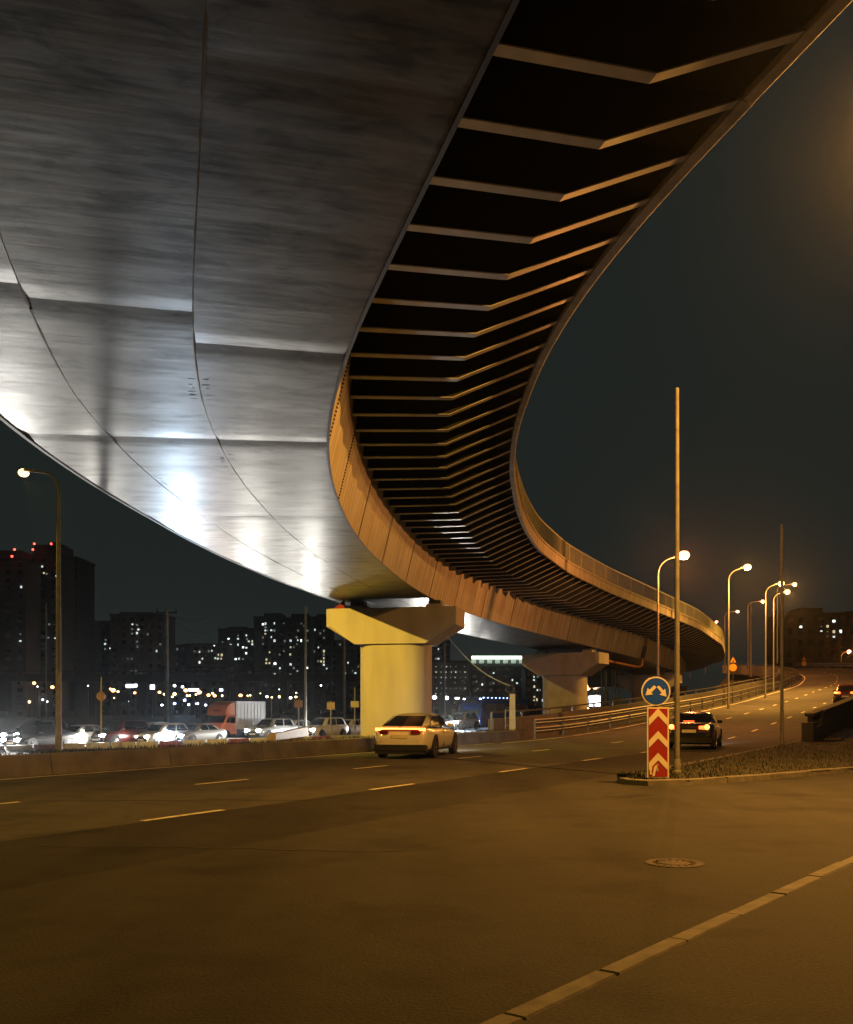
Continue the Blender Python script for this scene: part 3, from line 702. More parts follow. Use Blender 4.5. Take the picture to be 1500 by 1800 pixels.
# obstruction sign: blue arrow disc on chevron board
sb = gnd(1157, 1367, .15); SY = sb.y
sg = thing('arrow_sign', 'round blue sign with two white arrows on a red chevron board', 'road sign', sb)
M_BLUE = pmat('blue_sheeting', (0.012, 0.07, 0.55), 0.4, var=0.08, scale=2, bump=0)
M_CREAM = pmat('cream_sheeting', (0.72, 0.66, 0.48), 0.5, var=0.07, scale=3, bump=0)
M_RED = pmat('red_sheeting', (0.30, 0.022, 0.018), 0.45, var=0.1, scale=3, bump=0)
def spt(px_, py_, dy=0.0): return at(px_, py_, SY) + Vector((0, dy, 0))
K = SY / F
cD = spt(1153.5, 1215)
m_ = MB(); m_.lathe([(25.5 * K, .0), (25.5 * K, .03)], cD, (0, 1, 0), 48); m_.build('disc_rim', M_CREAM, sg, smooth=30)
m_ = MB(); m_.lathe([(23.2 * K, -.004), (23.2 * K, .01)], cD, (0, 1, 0), 48); disc = m_.build('disc', M_BLUE, sg, smooth=30)
def arrow(pts, nm, m=M_CREAM, dy=-.010, par=disc, y2=-.004):
    m2 = MB(); m2.loft([[spt(*p, dy) for p in pts], [spt(*p, y2) for p in pts]]); return m2.build(nm, m, par)
zx = lambda x, y: (1120 + x / 8.569, 1180 + y / 8.569)
arrow([zx(*p) for p in ((128, 362), (160, 252), (188, 277), (262, 212), (292, 245), (215, 322), (245, 348))], 'arrow')
arrow([zx(*p) for p in ((446, 386), (340, 352), (372, 325), (298, 240), (330, 215), (400, 292), (424, 262))], 'arrow')
m_ = MB(); m_.box(spt(1157.2, 1305.5, .015), (38.3 * K, .03, 124.5 * K)); m_.build('board_rim', M_CREAM, sg)
m_ = MB(); m_.box(spt(1157.2, 1305.5, .008), (33.0 * K, .03, 119.5 * K)); bd = m_.build('board', M_RED, sg)
for y0 in (1262.5, 1302, 1340.5):
    x0, x1, xm = 1140.8, 1173.4, 1157.1
    y = y0 + (1340.5 - 1340.5)
    arrow([(xm, y0 - 17), (x1, y0 + .5), (x1, y0 + 13), (xm, y0 - 4), (x0, y0 + 13), (x0, y0 + .5)], 'chevron', par=bd, dy=-.0125, y2=-.0069)
# torn stickers at the foot of the board
for poly, mm in (([(1141, 1346), (1147, 1349), (1145, 1357), (1147, 1361), (1143, 1362)], M_CREAM), ([(1150, 1349), (1154, 1344), (1156, 1347), (1153, 1354), (1151, 1364), (1147, 1365)], M_CREAM), ([(1154, 1342), (1158, 1343), (1159, 1347), (1156, 1346)], pmat('pink_sticker', (.5, .2, .22), .6)), ([(1154, 1350), (1157, 1349), (1158, 1355), (1155, 1357), (1154, 1354)], pmat('grey_sticker', (.4, .36, .3), .6))):
    arrow(poly, 'torn_sticker', mm, -.0145, bd, -.0072)
m_ = MB(); m_.tube([spt(1156, 1368, .06), spt(1154, 1195, .06)], .038, 10); m_.build('post', M_GALV, sg, smooth=50)
for py_ in (1206, 1224, 1262, 1345):
    m_ = MB(); m_.box(spt(1155, py_, .045), (.14, .05, .04)); m_.build('bracket', M_GALV, sg)
# yellow warning signs beside the ramp
M_YEL = pmat('yellow_sheeting', (0.75, 0.42, 0.05), 0.5, var=0.06, bump=0)
def warn(px_, py_, Y_, label):
    c_ = at(px_, py_, Y_); o = thing('warning_sign', label, 'road sign', (c_.x, c_.y, c_.z - 3.0), group='yellow triangle and disc signs beside the ramp')
    r = .42
    for i, (k, mm, dy) in enumerate(((1.0, M_RED, 0), (.86, M_YEL, -.012))):
        T = [c_ + Vector((math.cos(R(a)) * r * k, dy, math.sin(R(a)) * r * k + .38)) for a in (90, 210, 330)]
        m_ = MB(); m_.loft([T, [p + Vector((0, .03, 0)) for p in T]]); m_.build('triangle' if i else 'triangle_rim', mm, o)
    m_ = MB(); m_.lathe([(.42, 0), (.42, .03)], c_ + Vector((0, 0, -.32)), (0, 1, 0), 20); m_.build('disc_rim', M_RED, o)
    m_ = MB(); m_.lathe([(.38, -.012), (.38, .01)], c_ + Vector((0, 0, -.32)), (0, 1, 0), 20); m_.build('disc', M_YEL, o)
    m_ = MB(); m_.box(c_ + Vector((.02, -.016, .33)), (.10, .008, .22)); m_.build('symbol', M_BLACKP, o)
    m_ = MB(); m_.tube([c_ + Vector((0, .06, .4)), c_ + Vector((0, .06, -3.2))], .035, 8); m_.build('post', M_GALV, o)
warn(1289, 1168, 98, 'yellow triangle and disc sign behind the guardrail, beside the second lamp')
warn(1414, 1163, 150, 'yellow triangle and disc sign at the crest of the ramp')

# ------------------------------------------------------------------ guardrails
def guardrail(name, label, fn, ks, rails, posth, mat=M_GALV, zpost=0.0, cat='guardrail', step=2):
    o = thing(name, label, cat, fn(ks[0]))
    for z, h in rails:
        m_ = MB(); rings = []
        for k in ks:
            p = fn(k); q = fn(k + .5) - fn(k - .5); q.z = 0; q.normalize(); r = Vector((q.y, -q.x, 0))
            w = [(-h / 2, 0), (-h / 3, .05), (-h / 6, .05), (0, .01), (h / 6, .05), (h / 3, .05), (h / 2, 0), (h / 2, -.012), (-h / 2, -.012)]
            rings.append([p + r * d + Vector((0, 0, z + zz_)) for zz_, d in w])
        m_.loft(rings); m_.build('rail', mat, o, smooth=30)
    for k in ks[::step]:
        p = fn(k); m_ = MB(); m_.bar(p + Vector((0, 0, -.3)), p + Vector((0, 0, posth)), .08, .1); m_.build('post', mat, o)
    return o
ks = [x for x in np.arange(6, n0 - 3, 2.0)]
guardrail('guardrail', 'double steel guardrail on the left edge of the climbing road', lambda k: ramp(k, -.55), ks, ((.42, .30), (.85, .30)), .95)
guardrail('guardrail', 'higher steel rail on posts behind the roadside guardrail', lambda k: ramp(k, -3.0, .55), ks, ((.78, .09),), .8)
guardrail('guardrail', 'steel guardrail along the outer side of the curve at the crest', lambda k: ramp(k, 12.9), [x for x in np.arange(72, n0 - 3, 2.0)], ((.45, .32), (.85, .3)), .95)
# retaining kerb under the second rail
m_ = MB(); m_.loft([[ramp(k, a, z) for a, z in ((-3.2, -.8), (-3.2, 1.0), (-2.85, 1.0), (-2.85, -.8))] for k in ks])
tag(m_.build('retaining_wall', pmat('dark_concrete', (.09, .085, .075), .9, var=.3), loc=ramp(0, -3)), 'low dark retaining wall behind the roadside guardrail', 'wall')
# dark parapet on the right
par = thing('parapet', 'dark roadside parapet with short open balusters at its near end', 'parapet', rp(47, -6.3))
pz = lambda s_: float(np.interp(s_, [45, 60, 77, 97, 110], [.1, .8, 1.7, 2.7, 3.5]))
M_PAR = pmat('parapet_dark', (0.05, 0.048, 0.045), 0.7, var=0.3, scale=2)
m_ = MB(); m_.box(rp(46.5, -6.2, .45), (.5, 1.2, 1.0), -R(29.2)); m_.build('end_block', M_PAR, par)
for k in range(0, 26):
    s0 = 47.2 + 3 * k; s1 = s0 + 2.98
    if k == 0:
        m_ = MB(); m_.loft([[rp(s_, t_, pz(s_) + z) for t_, z in ((-6.5, -1.4), (-6.5, .45), (-6.1, .45), (-6.1, -1.4))] for s_ in (s0, s1)]); m_.build('plinth', M_PAR, par)
        m_ = MB(); m_.loft([[rp(s_, t_, pz(s_) + z) for t_, z in ((-6.5, 1.02), (-6.5, 1.16), (-6.1, 1.16), (-6.1, 1.02))] for s_ in (s0, s1)]); m_.build('cap_rail', M_PAR, par)
        for q in range(8):
            s_ = s0 + .2 + q * .37; m_ = MB(); m_.bar(rp(s_, -6.3, pz(s_) + .4), rp(s_, -6.3, pz(s_) + 1.05), .16, .16); m_.build('baluster', M_PAR, par)
    else:
        m_ = MB(); m_.loft([[rp(s_, t_, pz(s_) + z) for t_, z in ((-6.5, -2.2), (-6.45, 1.05), (-6.5, 1.05), (-6.5, 1.17), (-6.0, 1.17), (-6.0, 1.05), (-6.1, 1.05), (-6.1, -2.2))] for s_ in (s0, s1)]); m_.build('panel', M_PAR, par)
# slope paved with slabs below the parapet, catching orange light
slope = thing('slope_paving', None, None, rp(55, -4)); tag(slope, kind='structure')
M_SLAB = pmat('wet_slab', (0.20, 0.15, 0.10), 0.28, var=0.4, scale=3, bump=0.3, bscale=10)
for k in range(22):
    for j in range(6):
        s0 = 49 + k * 1.2; t0 = -5.9 + j * .8
        f_ = lambda s_, t_: rp(s_, t_, .15 + (pz(s_) - .25) * max(0, 1 - (t_ + 5.9) / 7.0) * .75 + random.uniform(-.015, .015))
        V = [f_(s0 + .03, t0 + .03), f_(s0 + 1.17, t0 + .03), f_(s0 + 1.17, t0 + .77), f_(s0 + .03, t0 + .77)]
        m_ = MB(); m_.loft([V, [v - Vector((0, 0, .12)) for v in V]]); m_.build('slab', M_SLAB, slope)

# ------------------------------------------------------------------ vehicles
KINDS = {
 'sedan': dict(L=4.75, W=1.84, H=1.45, zb=.20, top=[(-.5, .62), (-.485, .98), (-.40, 1.04), (-.05, .97), (.20, .95), (.40, .84), (.475, .72), (.5, .50)], cab=(-.385, -.17, .06, .235), belt=.96, wr=.33),
 'fastback': dict(L=4.85, W=1.86, H=1.445, zb=.20, top=[(-.5, .62), (-.49, .93), (-.455, 1.0), (-.05, .96), (.20, .94), (.40, .83), (.475, .70), (.5, .50)], cab=(-.45, -.13, .05, .25), belt=.965, wr=.34),
 'suv': dict(L=4.65, W=1.88, H=1.70, zb=.26, top=[(-.5, .65), (-.49, 1.10), (-.40, 1.12), (0, 1.08), (.20, 1.06), (.41, .98), (.48, .86), (.5, .55)], cab=(-.475, -.40, .08, .235), belt=1.08, wr=.37),
 'hatch': dict(L=4.15, W=1.76, H=1.50, zb=.20, top=[(-.5, .60), (-.49, .98), (-.40, 1.02), (0, .97), (.22, .95), (.41, .84), (.48, .72), (.5, .50)], cab=(-.47, -.36, .06, .26), belt=.96, wr=.32),
}
CARM = {}
def car_meshes(kind):
    if kind in CARM: return CARM[kind]
    K_ = KINDS[kind]; L, Wd, H, zb = K_['L'], K_['W'], K_['H'], K_['zb']; out = {}
    xs = np.array([a for a, b in K_['top']]); zt = np.array([b for a, b in K_['top']])
    st = [-.5, -.495, -.485, -.46, -.40, -.30, -.15, 0, .15, .25, .34, .42, .46, .485, .497, .5]
    rings = []
    for x in st:
        z1 = float(np.interp(x, xs, zt)); e = abs(x) * 2
        w = Wd / 2 * (1 - .16 * max(0, (e - .72) / .28) ** 2.2); zl = zb + (.16 * max(0, (e - .9) / .1))
        half = [(0, zl), (w * .86, zl), (w * .95, zl + .10), (w * .985, zl + .28), (w, (zl + z1) / 2 + .02), (w * .985, z1 - .14), (w * .93, z1 - .035), (w * .80, z1), (0, z1 + .015)]
        rings.append([Vector((x * L, y, z)) for y, z in half] + [Vector((x * L, -y, z)) for y, z in half[-2:0:-1]])
    m_ = MB(); m_.loft(rings); out['body'] = m_.mesh('body', M_BLACKP, smooth=38)
    r0, r1, r2, r3 = [a * L for a in K_['cab']]; bz = K_['belt']; wb, wt = Wd / 2 * .90, Wd / 2 * .66
    def side(x0, x1, f): return x0 + (x1 - x0) * f
    sections = []
    zs = [bz - .05, bz + (H - bz) * .35, bz + (H - bz) * .72, H - .06, H]
    def ring_at(z):
        f = max(0, min(1, (z - bz) / (H - bz))); ff = f ** 1.12
        xr, xf = side(r0, r1, ff), side(r3, r2, ff); w = wb + (wt - wb) * f ** 1.35
        if z >= H - .001: xr += .16; xf -= .16; w -= .12
        return xr, xf, w
    rings = []
    for z in zs:
        xr, xf, w = ring_at(z); xm = (xr + xf) / 2
        pts = [(xf + .05, 0), (xf, w * .80), (xf - .14, w * .95), (xm, w), (xr + .14, w * .95), (xr, w * .80), (xr - .05, 0)]
        rings.append([Vector((x, y, z + (.02 if z == H and abs(y) < .1 else 0))) for x, y in pts] + [Vector((x, -y, z)) for x, y in pts[-2:0:-1]])
    m_ = MB(); m_.loft(rings); out['cabin'] = m_.mesh('cabin', M_BLACKP, smooth=42)
    def P3(z, f, sgn=0, proud=.012):
        xr, xf, w = ring_at(z)
        return xr, xf, w
    za, zc = bz + .02, H - .10
    def endglass(front):
        m2 = MB(); V = []
        for z in np.linspace(za, zc, 4):
            xr, xf, w = ring_at(z); x = xf if front else xr; sg_ = 1 if front else -1
            for q in (-.78, -.40, 0, .40, .78): V.append(Vector((x + sg_ * (.05 * (1 - abs(q / .80)) + .016), q * w * .98, z)))
        m2.add(V, [(i * 5 + j, i * 5 + j + 1, i * 5 + 6 + j, i * 5 + 5 + j) for i in range(3) for j in range(4)]); return m2.mesh('windscreen' if front else 'rear_window', M_GLASS, smooth=60)
    out['windscreen'], out['rear_window'] = endglass(True), endglass(False)
    for nm, sgn in (('sl', 1), ('sr', -1)):
        for part, (fa, fb) in (('f', (.53, .93)), ('b', (.08, .49))):
            m2 = MB(); V = []
            for z in (za + .01, (za + zc) / 2, zc):
                xr, xf, w = ring_at(z); xr += .14; xf -= .14
                for q in (0, .5, 1):
                    f = fa + (fb - fa) * q; x = xr + (xf - xr) * f; yy = w * (.95 + .05 * (1 - abs(2 * f - 1)))
                    V.append(Vector((x, sgn * (yy + .010), z)))
            m2.add(V, [(i * 3 + j, i * 3 + j + 1, i * 3 + 4 + j, i * 3 + 3 + j) for i in range(2) for j in range(2)]); out[nm + part] = m2.mesh('side_window', M_GLASS, smooth=60)
    wr = K_['wr']
    m_ = MB(); m_.lathe([(wr * .62, -.10), (wr * .93, -.105), (wr, -.07), (wr, .07), (wr * .93, .105), (wr * .62, .10)], (0, 0, 0), (0, 1, 0), 22); out['tyre'] = m_.mesh('tyre', M_RUBBER, smooth=40)
    m_ = MB(); m_.lathe([(wr * .64, -.09), (wr * .64, .085), (wr * .5, .075), (wr * .14, .095), (wr * .1, .11)], (0, 0, 0), (0, 1, 0), 18)
    for k in range(5):
        a = 2 * math.pi * k / 5; m_.bar((math.cos(a) * .05, .10, math.sin(a) * .05), (math.cos(a) * wr * .58, .095, math.sin(a) * wr * .58), .02, .05, up=(0, 1, 0))
    out['rim'] = m_.mesh('rim', M_RIM, smooth=30)
    m_ = MB(); m_.lathe([(wr * 1.16, -.10), (wr * 1.16, .0)], (0, 0, 0), (0, 1, 0), 22); out['arch'] = m_.mesh('wheel_arch', M_BLACKP)
    hz = float(np.interp(.44, xs, zt)) - .17
    def hl(front, s):
        m2 = MB(); x = (L / 2 - .055) if front else (-L / 2 + .03); z = hz if front else bz - .12; rings = []
        for yy, dx, h in ((.40, .05, .055), (.60, .02, .075), (.80, -.10, .075), (.89, -.28, .05)):
            dx_ = dx if front else -dx * .8; rings.append([Vector((x + dx_ + a * .5, s * yy * Wd / 2, z + b)) for a, b in ((-.06, -h), (.06, -h), (.06, h), (-.06, h))])
        m2.loft(rings); return m2.mesh('headlight' if front else 'tail_light', M_BLACKP, smooth=30)
    for s in (1, -1): out['hl%d' % s] = hl(True, s); out['tl%d' % s] = hl(False, s)
    m_ = MB(); m_.box((L / 2 - .03, 0, hz - .12), (.08, Wd * .42, .16)); m_.box((L / 2 - .02, 0, zb + .17), (.08, Wd * .6, .14)); out['grille'] = m_.mesh('grille', M_BLACKP)
    m_ = MB(); m_.box((0, 0, 0), (.02, .52, .115)); out['plate'] = m_.mesh('number_plate', M_CREAM)
    m_ = MB(); m_.loft([[Vector((x, y * s_, z)) for x, z in ((-.06, -.05), (.10, -.04), (.10, .05), (-.06, .07))] for y, s_ in ((0, 1), (.12, 1), (.2, 1))]); out['mirror'] = m_.mesh('mirror', M_BLACKP, smooth=50)
    m_ = MB(); rings = []
    for yy in (-.46, -.40, .40, .46): rings.append([Vector((-L / 2 + a, yy * Wd, b)) for a, b in ((-.012, zb + .06), (.25, zb - .02), (.25, zb + .2), (-.012 + (.05 if abs(yy) > .42 else 0), zb + .25))])
    m_.loft(rings); out['valance'] = m_.mesh('rear_valance', M_BLACKP)
    out['dim'] = (L, Wd, H, hz, bz, zb, wr)
    CARM[kind] = out; return out
E_HEAD = emis('headlight_led', (1, .97, .92), 60); E_HEADX = emis('headlight_xenon', (.7, .85, 1), 60); E_HEADY = emis('headlight_halogen', (1, .85, .6), 45)
E_TAIL = emis('tail_lamp_red', (1, .10, .02), 6, (.3, .01, .01)); E_TAILHOT = emis('tail_lamp_hot', (1, .20, .035), 9, (.3, .01, .01), sample=True)
M_TAILOFF = pmat('tail_lens', (.18, .008, .008), .25, bump=0)
M_HEADOFF = pmat('head_lens', (.35, .36, .36), .15, bump=0)
def car(name, label, loc, rz, kind, body_mat, head=None, tail=None, hcol=LED, hpow=2600, group=None, glass=None, cat='car', hs=(1, -1), wide=165):
    M = car_meshes(kind); L, Wd, H, hz, bz, zb, wr = M['dim']
    o = thing(name, label, cat, loc, rz, group, local=True)
    b = inst(M['body'], o, 'body', mat=body_mat); inst(M['cabin'], o, 'cabin', mat=body_mat)
    for k, nm in (('windscreen', 'windscreen'), ('rear_window', 'rear_window'), ('slf', 'side_window'), ('slb', 'side_window'), ('srf', 'side_window'), ('srb', 'side_window')): inst(M[k], o, nm, mat=glass)
    for sx, x in ((1, L * .315), (-1, -L * .29)):
        for s in (1, -1):
            inst(M['arch'], o, 'wheel_arch', (x, s * (Wd / 2 + .004) - (0 if s > 0 else 0), wr + .02), 0 if s > 0 else math.pi)
            w = inst(M['tyre'], o, 'wheel', (x, s * (Wd / 2 - .09), wr)); inst(M['rim'], w, 'rim', (0, s * .005, 0), 0 if s > 0 else math.pi)
    for s in (1, -1):
        inst(M['hl%d' % s], o, 'headlight', mat=(head if s in hs else M_HEADOFF) if head else M_HEADOFF); inst(M['tl%d' % s], o, 'tail_light', mat=tail or M_TAILOFF)
        m = inst(M['mirror'], o, 'mirror', (L * .17, s * Wd * .44, bz + .06), 0, mat=body_mat)
        if s < 0: m.scale = (1, -1, 1)
        if head and s in hs and wide > 100: MB().sphere((L / 2 - .02, s * Wd * .34, hz), .125, 10, 6).build('headlight_lens', head, o, smooth=80)
        if head and hpow and s in hs and wide > 100: lamp(o, 'SPOT', (L / 2 + .14, s * Wd * .33, hz), hcol, 5500, .07, aim=(1, 0, -.14), size=46, blend=1.0, name='dipped_beam')
        if head and hpow and s in hs: lamp(o, 'SPOT', (L / 2 + .12, s * Wd * .33, hz), hcol, hpow, .07, aim=(1, 0, -.05 if wide > 100 else -.10), size=wide, blend=1.0, name='headlight_beam')
    inst(M['grille'], o, 'grille'); inst(M['plate'], o, 'number_plate', (L / 2 + .03, 0, zb + .22)); inst(M['plate'], o, 'number_plate', (-L / 2 - .005, 0, bz - .26 if kind in ('sedan', 'fastback') else bz - .4))
    inst(M['valance'], o, 'rear_valance')
    return o
RU = math.atan2(u.y, u.x)
# white saloon passing the near pier
WHITE = paint('pearl_white_paint', (.66, .63, .58), .3, .8)
rc = Vector(((703 - 750) / F * 30.4, 30.4, 0)); HA = R(14); hd_ = Vector((math.sin(HA), math.cos(HA), 0)); hc = rc + hd_ * 2.4 + Vector((0, 0, .004))
hero = car('passing_car', 'white fastback saloon driving away with full width red light bar', hc, math.atan2(hd_.y, hd_.x), 'fastback', WHITE, E_HEAD, M_TAILOFF, hpow=900, wide=62)
for m_, nm, mt in (
    (MB().box((-2.385, 0, .955), (.05, 1.30, .045)), 'light_bar', E_TAILHOT),
    (MB().box((-2.33, .71, .93), (.10, .20, .085), -.32), 'light_bar_end', E_TAILHOT), (MB().box((-2.33, -.71, .93), (.10, .20, .085), .32), 'light_bar_end', E_TAILHOT),
    (MB().box((-2.378, 0, .905), (.03, 1.36, .03)), 'light_bar_shadow', M_TAILOFF),
    (MB().box((-2.383, 0, .53), (.03, 1.5, .035)), 'bumper_crease', WHITE),
    (MB().box((-2.40, 0, .56), (.02, .54, .12)), 'plate_recess', M_CREAM),
    (MB().box((-2.36, 0, .27), (.10, 1.62, .24)), 'diffuser', M_BLACKP),
    (MB().box((-2.405, -.18, .635), (.02, .10, .03)), 'plate_lamp', emis('plate_lamp_glow', (1, .85, .55), 14)), (MB().box((-2.405, .18, .635), (.02, .10, .03)), 'plate_lamp', emis('plate_lamp_glow', (1, .85, .55), 14)),
    (MB().box((-2.33, 0, 1.015), (.10, 1.4, .03)), 'boot_spoiler', WHITE),
    (MB().box((-2.39, 0, .985), (.02, .09, .04)), 'badge', M_RIM),
    (MB().box((.25, -.915, .80), (.17, .02, .03)), 'door_handle', WHITE), (MB().box((-.72, -.915, .82), (.17, .02, .03)), 'door_handle', WHITE),
    (MB().box((-.18, -.912, .62), (.008, .02, .62)), 'door_gap', M_BLACKP), (MB().box((0, -.905, .27), (2.0, .03, .07)), 'sill_trim', M_BLACKP),
    (MB().tube([(-2.38, .55, .22), (-2.2, .55, .22)], .05, 8), 'exhaust', M_RIM), (MB().tube([(-2.38, -.55, .22), (-2.2, -.55, .22)], .05, 8), 'exhaust', M_RIM)):
    m_.build(nm, mt, hero)
def soften(o):
    for c_ in o.children:
        if c_.name.split('.')[0] in ('body', 'cabin'):
            md = c_.modifiers.new('soften', 'SUBSURF'); md.levels = md.render_levels = 1
soften(hero)
BLACK = paint('black_paint', (.012, .012, .013), .2, .9)
DA = R(21); dd_ = Vector((math.sin(DA), math.cos(DA), 0)); dc = Vector(((1212 - 750) / F * 37.2, 37.2, 0)) + dd_ * 2.3; dc.z = .02
dark = car('passing_car', 'black hatchback driving away behind the bare mast with red tail lights', dc, math.atan2(dd_.y, dd_.x), 'sedan', BLACK, E_HEADY, E_TAIL, hpow=500, wide=62)
soften(dark)
for s in (1, -1): MB().sphere((-2.33, s * .66, .86), .10, 10, 8).build('lit_tail_lamp', E_TAILHOT, dark, smooth=60)
MB().box((-2.41, 0, 1.085), (.02, .4, .02)).build('brake_lamp', E_TAIL, dark)
i_ = min(range(n0), key=lambda i: abs(ramp(i, 10.2).y - 77)); rcp = ramp(i_, 10.3); rcp.z += .04
rcp.x = (1488 - 750) / F * rcp.y
redc = car('passing_car', 'dark red car climbing the ramp at the right edge, brake lights on', rcp, R(90 - 25), 'hatch', paint('dark_red_paint', (.06, .008, .008), .25, .8), E_HEADY, E_TAIL, hpow=500, wide=62)
for s in (1, -1): MB().box((-2.0, s * .60, .86), (.12, .42, .12), 0).build('lit_tail_lamp', E_TAILHOT, redc)

# queue on the opposite carriageway, facing the viewer
QG = 'oncoming cars queuing behind the striped barriers'
SILV = paint('silver_paint', (.60, .60, .58), .3, .6); GREY = paint('grey_paint', (.30, .31, .32), .28, .7); WHT = paint('white_paint', (.72, .72, .70), .3, .7)
DGREEN = paint('dark_green_paint', (.05, .065, .06), .25, .8); REDLIT = paint('red_lit_paint', (.07, .009, .008), .28, .7)  # red light falling on the dark SUV is put into its paint
RH = math.atan2(-u.y, -u.x)
def q(px_, Y_, z): p = at(px_, 1245, Y_); return (p.x, p.y, z)
queue = [
 (66, 66, -.93, 'suv', DGREEN, 'dark green SUV at the far left of the queue, behind a black saloon', E_HEADX, XENON, 900, 4),
 (72, 60.5, -.93, 'sedan', BLACK, 'black saloon in front at the left end of the queue, headlight blazing', E_HEAD, LED, 9000, 4),
 (143, 63.5, -.93, 'sedan', SILV, 'silver saloon just right of the left lamp pole', E_HEAD, LED, 900, 3),
 (213, 65, -.93, 'suv', REDLIT, 'dark SUV with red light put in its paint, between two light cars', E_HEAD, LED, 4500, 3),
 (258, 72, -.93, 'hatch', GREY, 'grey hatchback half hidden behind the red-tinted dark SUV', None, LED, 0, 0),
 (287, 66.5, -.93, 'hatch', WHT, 'small white hatchback with reddish bonnet left of the box truck', E_HEADY, LED, 900, 0),
 (346, 68.5, -.92, 'sedan', GREY, 'grey saloon directly left of the orange box truck, headlights blazing', E_HEADX, XENON, 10000, 3),
 (477, 77, -.9, 'suv', GREY, 'grey SUV just right of the box truck', E_HEAD, LED, 5000, 0),
 (515, 81, -.9, 'hatch', SILV, 'silver hatchback between the grey SUV and the white SUV', None, LED, 0, 0),
 (569, 76, -.82, 'suv', WHT, 'white SUV left of the nearest pier with both headlights on', E_HEAD, LED, 6000, 0),
 (614, 80, -.75, 'sedan', WHT, 'white saloon half hidden by the nearest pier', E_HEAD, LED, 6000, 0),
 (775, 92, -.5, 'sedan', BLACK, 'black saloon peeping out right of the white fastback', E_HEAD, LED, 5000, 0),
 (812, 95, -.5, 'suv', GREY, 'grey SUV with glaring headlights left of the blue bus', E_HEAD, LED, 14000, 0),
 (838, 101, -.5, 'sedan', GREY, 'grey saloon tucked between the SUV and the blue bus', E_HEADX, XENON, 9000, 0),
 (917, 112, -.4, 'sedan', BLACK, 'dark car with bluish headlights right of the concrete post', E_HEADX, XENON, 5000, 0)]
for px_, Y_, z, kd_, mt, lab, hm, hc_, hp_, turn in queue:
    car('queuing_car', lab, q(px_, Y_, z), RH + R(turn), kd_, mt, hm, None, hc_, hp_ * (.72 if px_ < 400 else .34), QG)
# box truck
tk = thing('box_truck', 'box truck with orange cab, wind deflector and white ribbed cargo box', 'truck', q(402, 78, -.92), RH + R(3), local=True)
ORANGE = paint('orange_paint', (.62, .17, .05), .35, .5); M_BOX = pmat('box_panel_white', (.62, .62, .60), .45, var=.06, bump=0)
m_ = MB(); rings = []
for x, z0, z1, w in ((.2, .45, 1.95, .98), (1.35, .45, 1.98, .98), (1.75, .45, 1.42, .97), (2.15, .42, 1.22, .95), (2.3, .45, .9, .88)):
    rings.append([Vector((x, y * w, z)) for y, z in ((-1, z0), (1, z0), (1, z1 - .15), (.88, z1), (-.88, z1), (-1, z1 - .15))])
m_.loft(rings); m_.build('cab', ORANGE, tk, smooth=35)
m_ = MB(); V = [(1.40, -.84, 1.90), (1.40, .84, 1.90), (1.80, .88, 1.36), (1.80, -.88, 1.36)]; m_.loft([[Vector(v) + Vector((.02, 0, .02)) for v in V], [Vector(v) - Vector((.02, 0, .02)) for v in V]]); m_.build('windscreen', M_GLASS, tk)
for s in (1, -1):
    m_ = MB(); m_.add([(.45, s * .995, 1.82), (1.25, s * .995, 1.82), (1.62, s * .995, 1.40), (.45, s * .995, 1.30)], [(0, 1, 2, 3)]); m_.build('side_window', M_GLASS, tk)
    MB().bar((1.5, s * 1.0, 1.5), (1.5, s * 1.28, 1.5), .04, .04).box((1.5, s * 1.3, 1.55), (.06, .18, .36)).build('mirror', M_BLACKP, tk)
    MB().box((2.24, s * .68, .82), (.12, .32, .18)).build('headlight', E_HEADY, tk)
    lamp(tk, 'SPOT', (2.45, s * .68, .82), (1, .85, .7), 800, .07, aim=(1, 0, -.04), size=165, name='headlight_beam')
    for x in (1.45, -2.3):
        w_ = MB(); w_.lathe([(.24, -.12), (.38, -.12), (.4, -.08), (.4, .08), (.38, .12), (.24, .12)], (x, s * .88, .4), (0, 1, 0), 20); w_ = w_.build('wheel', M_RUBBER, tk, smooth=40)
        m_ = MB(); m_.lathe([(.25, -.1), (.25, .1), (.1, .125)], (x, s * .88, .4), (0, s, 0), 14); m_.build('rim', M_RIM, w_)
m_ = MB(); rings = []
for x, z1, w in ((.5, 3.02, 1.02), (.9, 2.98, 1.02), (1.35, 2.72, .99), (1.52, 2.35, .95), (1.45, 1.99, .93)):
    rings.append([Vector((x, -w, 1.99)), Vector((x, w, 1.99)), Vector((x, w * .96, z1 - .06 if z1 > 2 else 2.0)), Vector((x, w * .8, z1)), Vector((x, -w * .8, z1)), Vector((x, -w * .96, z1 - .06 if z1 > 2 else 2.0))])
m_.loft(rings); df = m_.build('wind_deflector', ORANGE, tk, smooth=35)
for k, wdt in enumerate((.05, .07, .06, .05, .07, .05)): MB().box((1.535, .30 - k * .12, 2.33), (.03, wdt, .11)).build('letter', M_BLACKP, df)
m_ = MB(); m_.box((-1.6, 0, 1.95), (3.9, 2.1, 2.25)); bx = m_.build('cargo_box', M_BOX, tk)
for s in (1, -1):
    for k in range(9): MB().box((-3.4 + k * .45, s * 1.06, 1.95), (.05, .025, 2.15)).build('panel_rib', M_BOX, bx)
MB().box((-.6, 0, .55), (5.4, .8, .18)).build('chassis', M_DARK, tk)
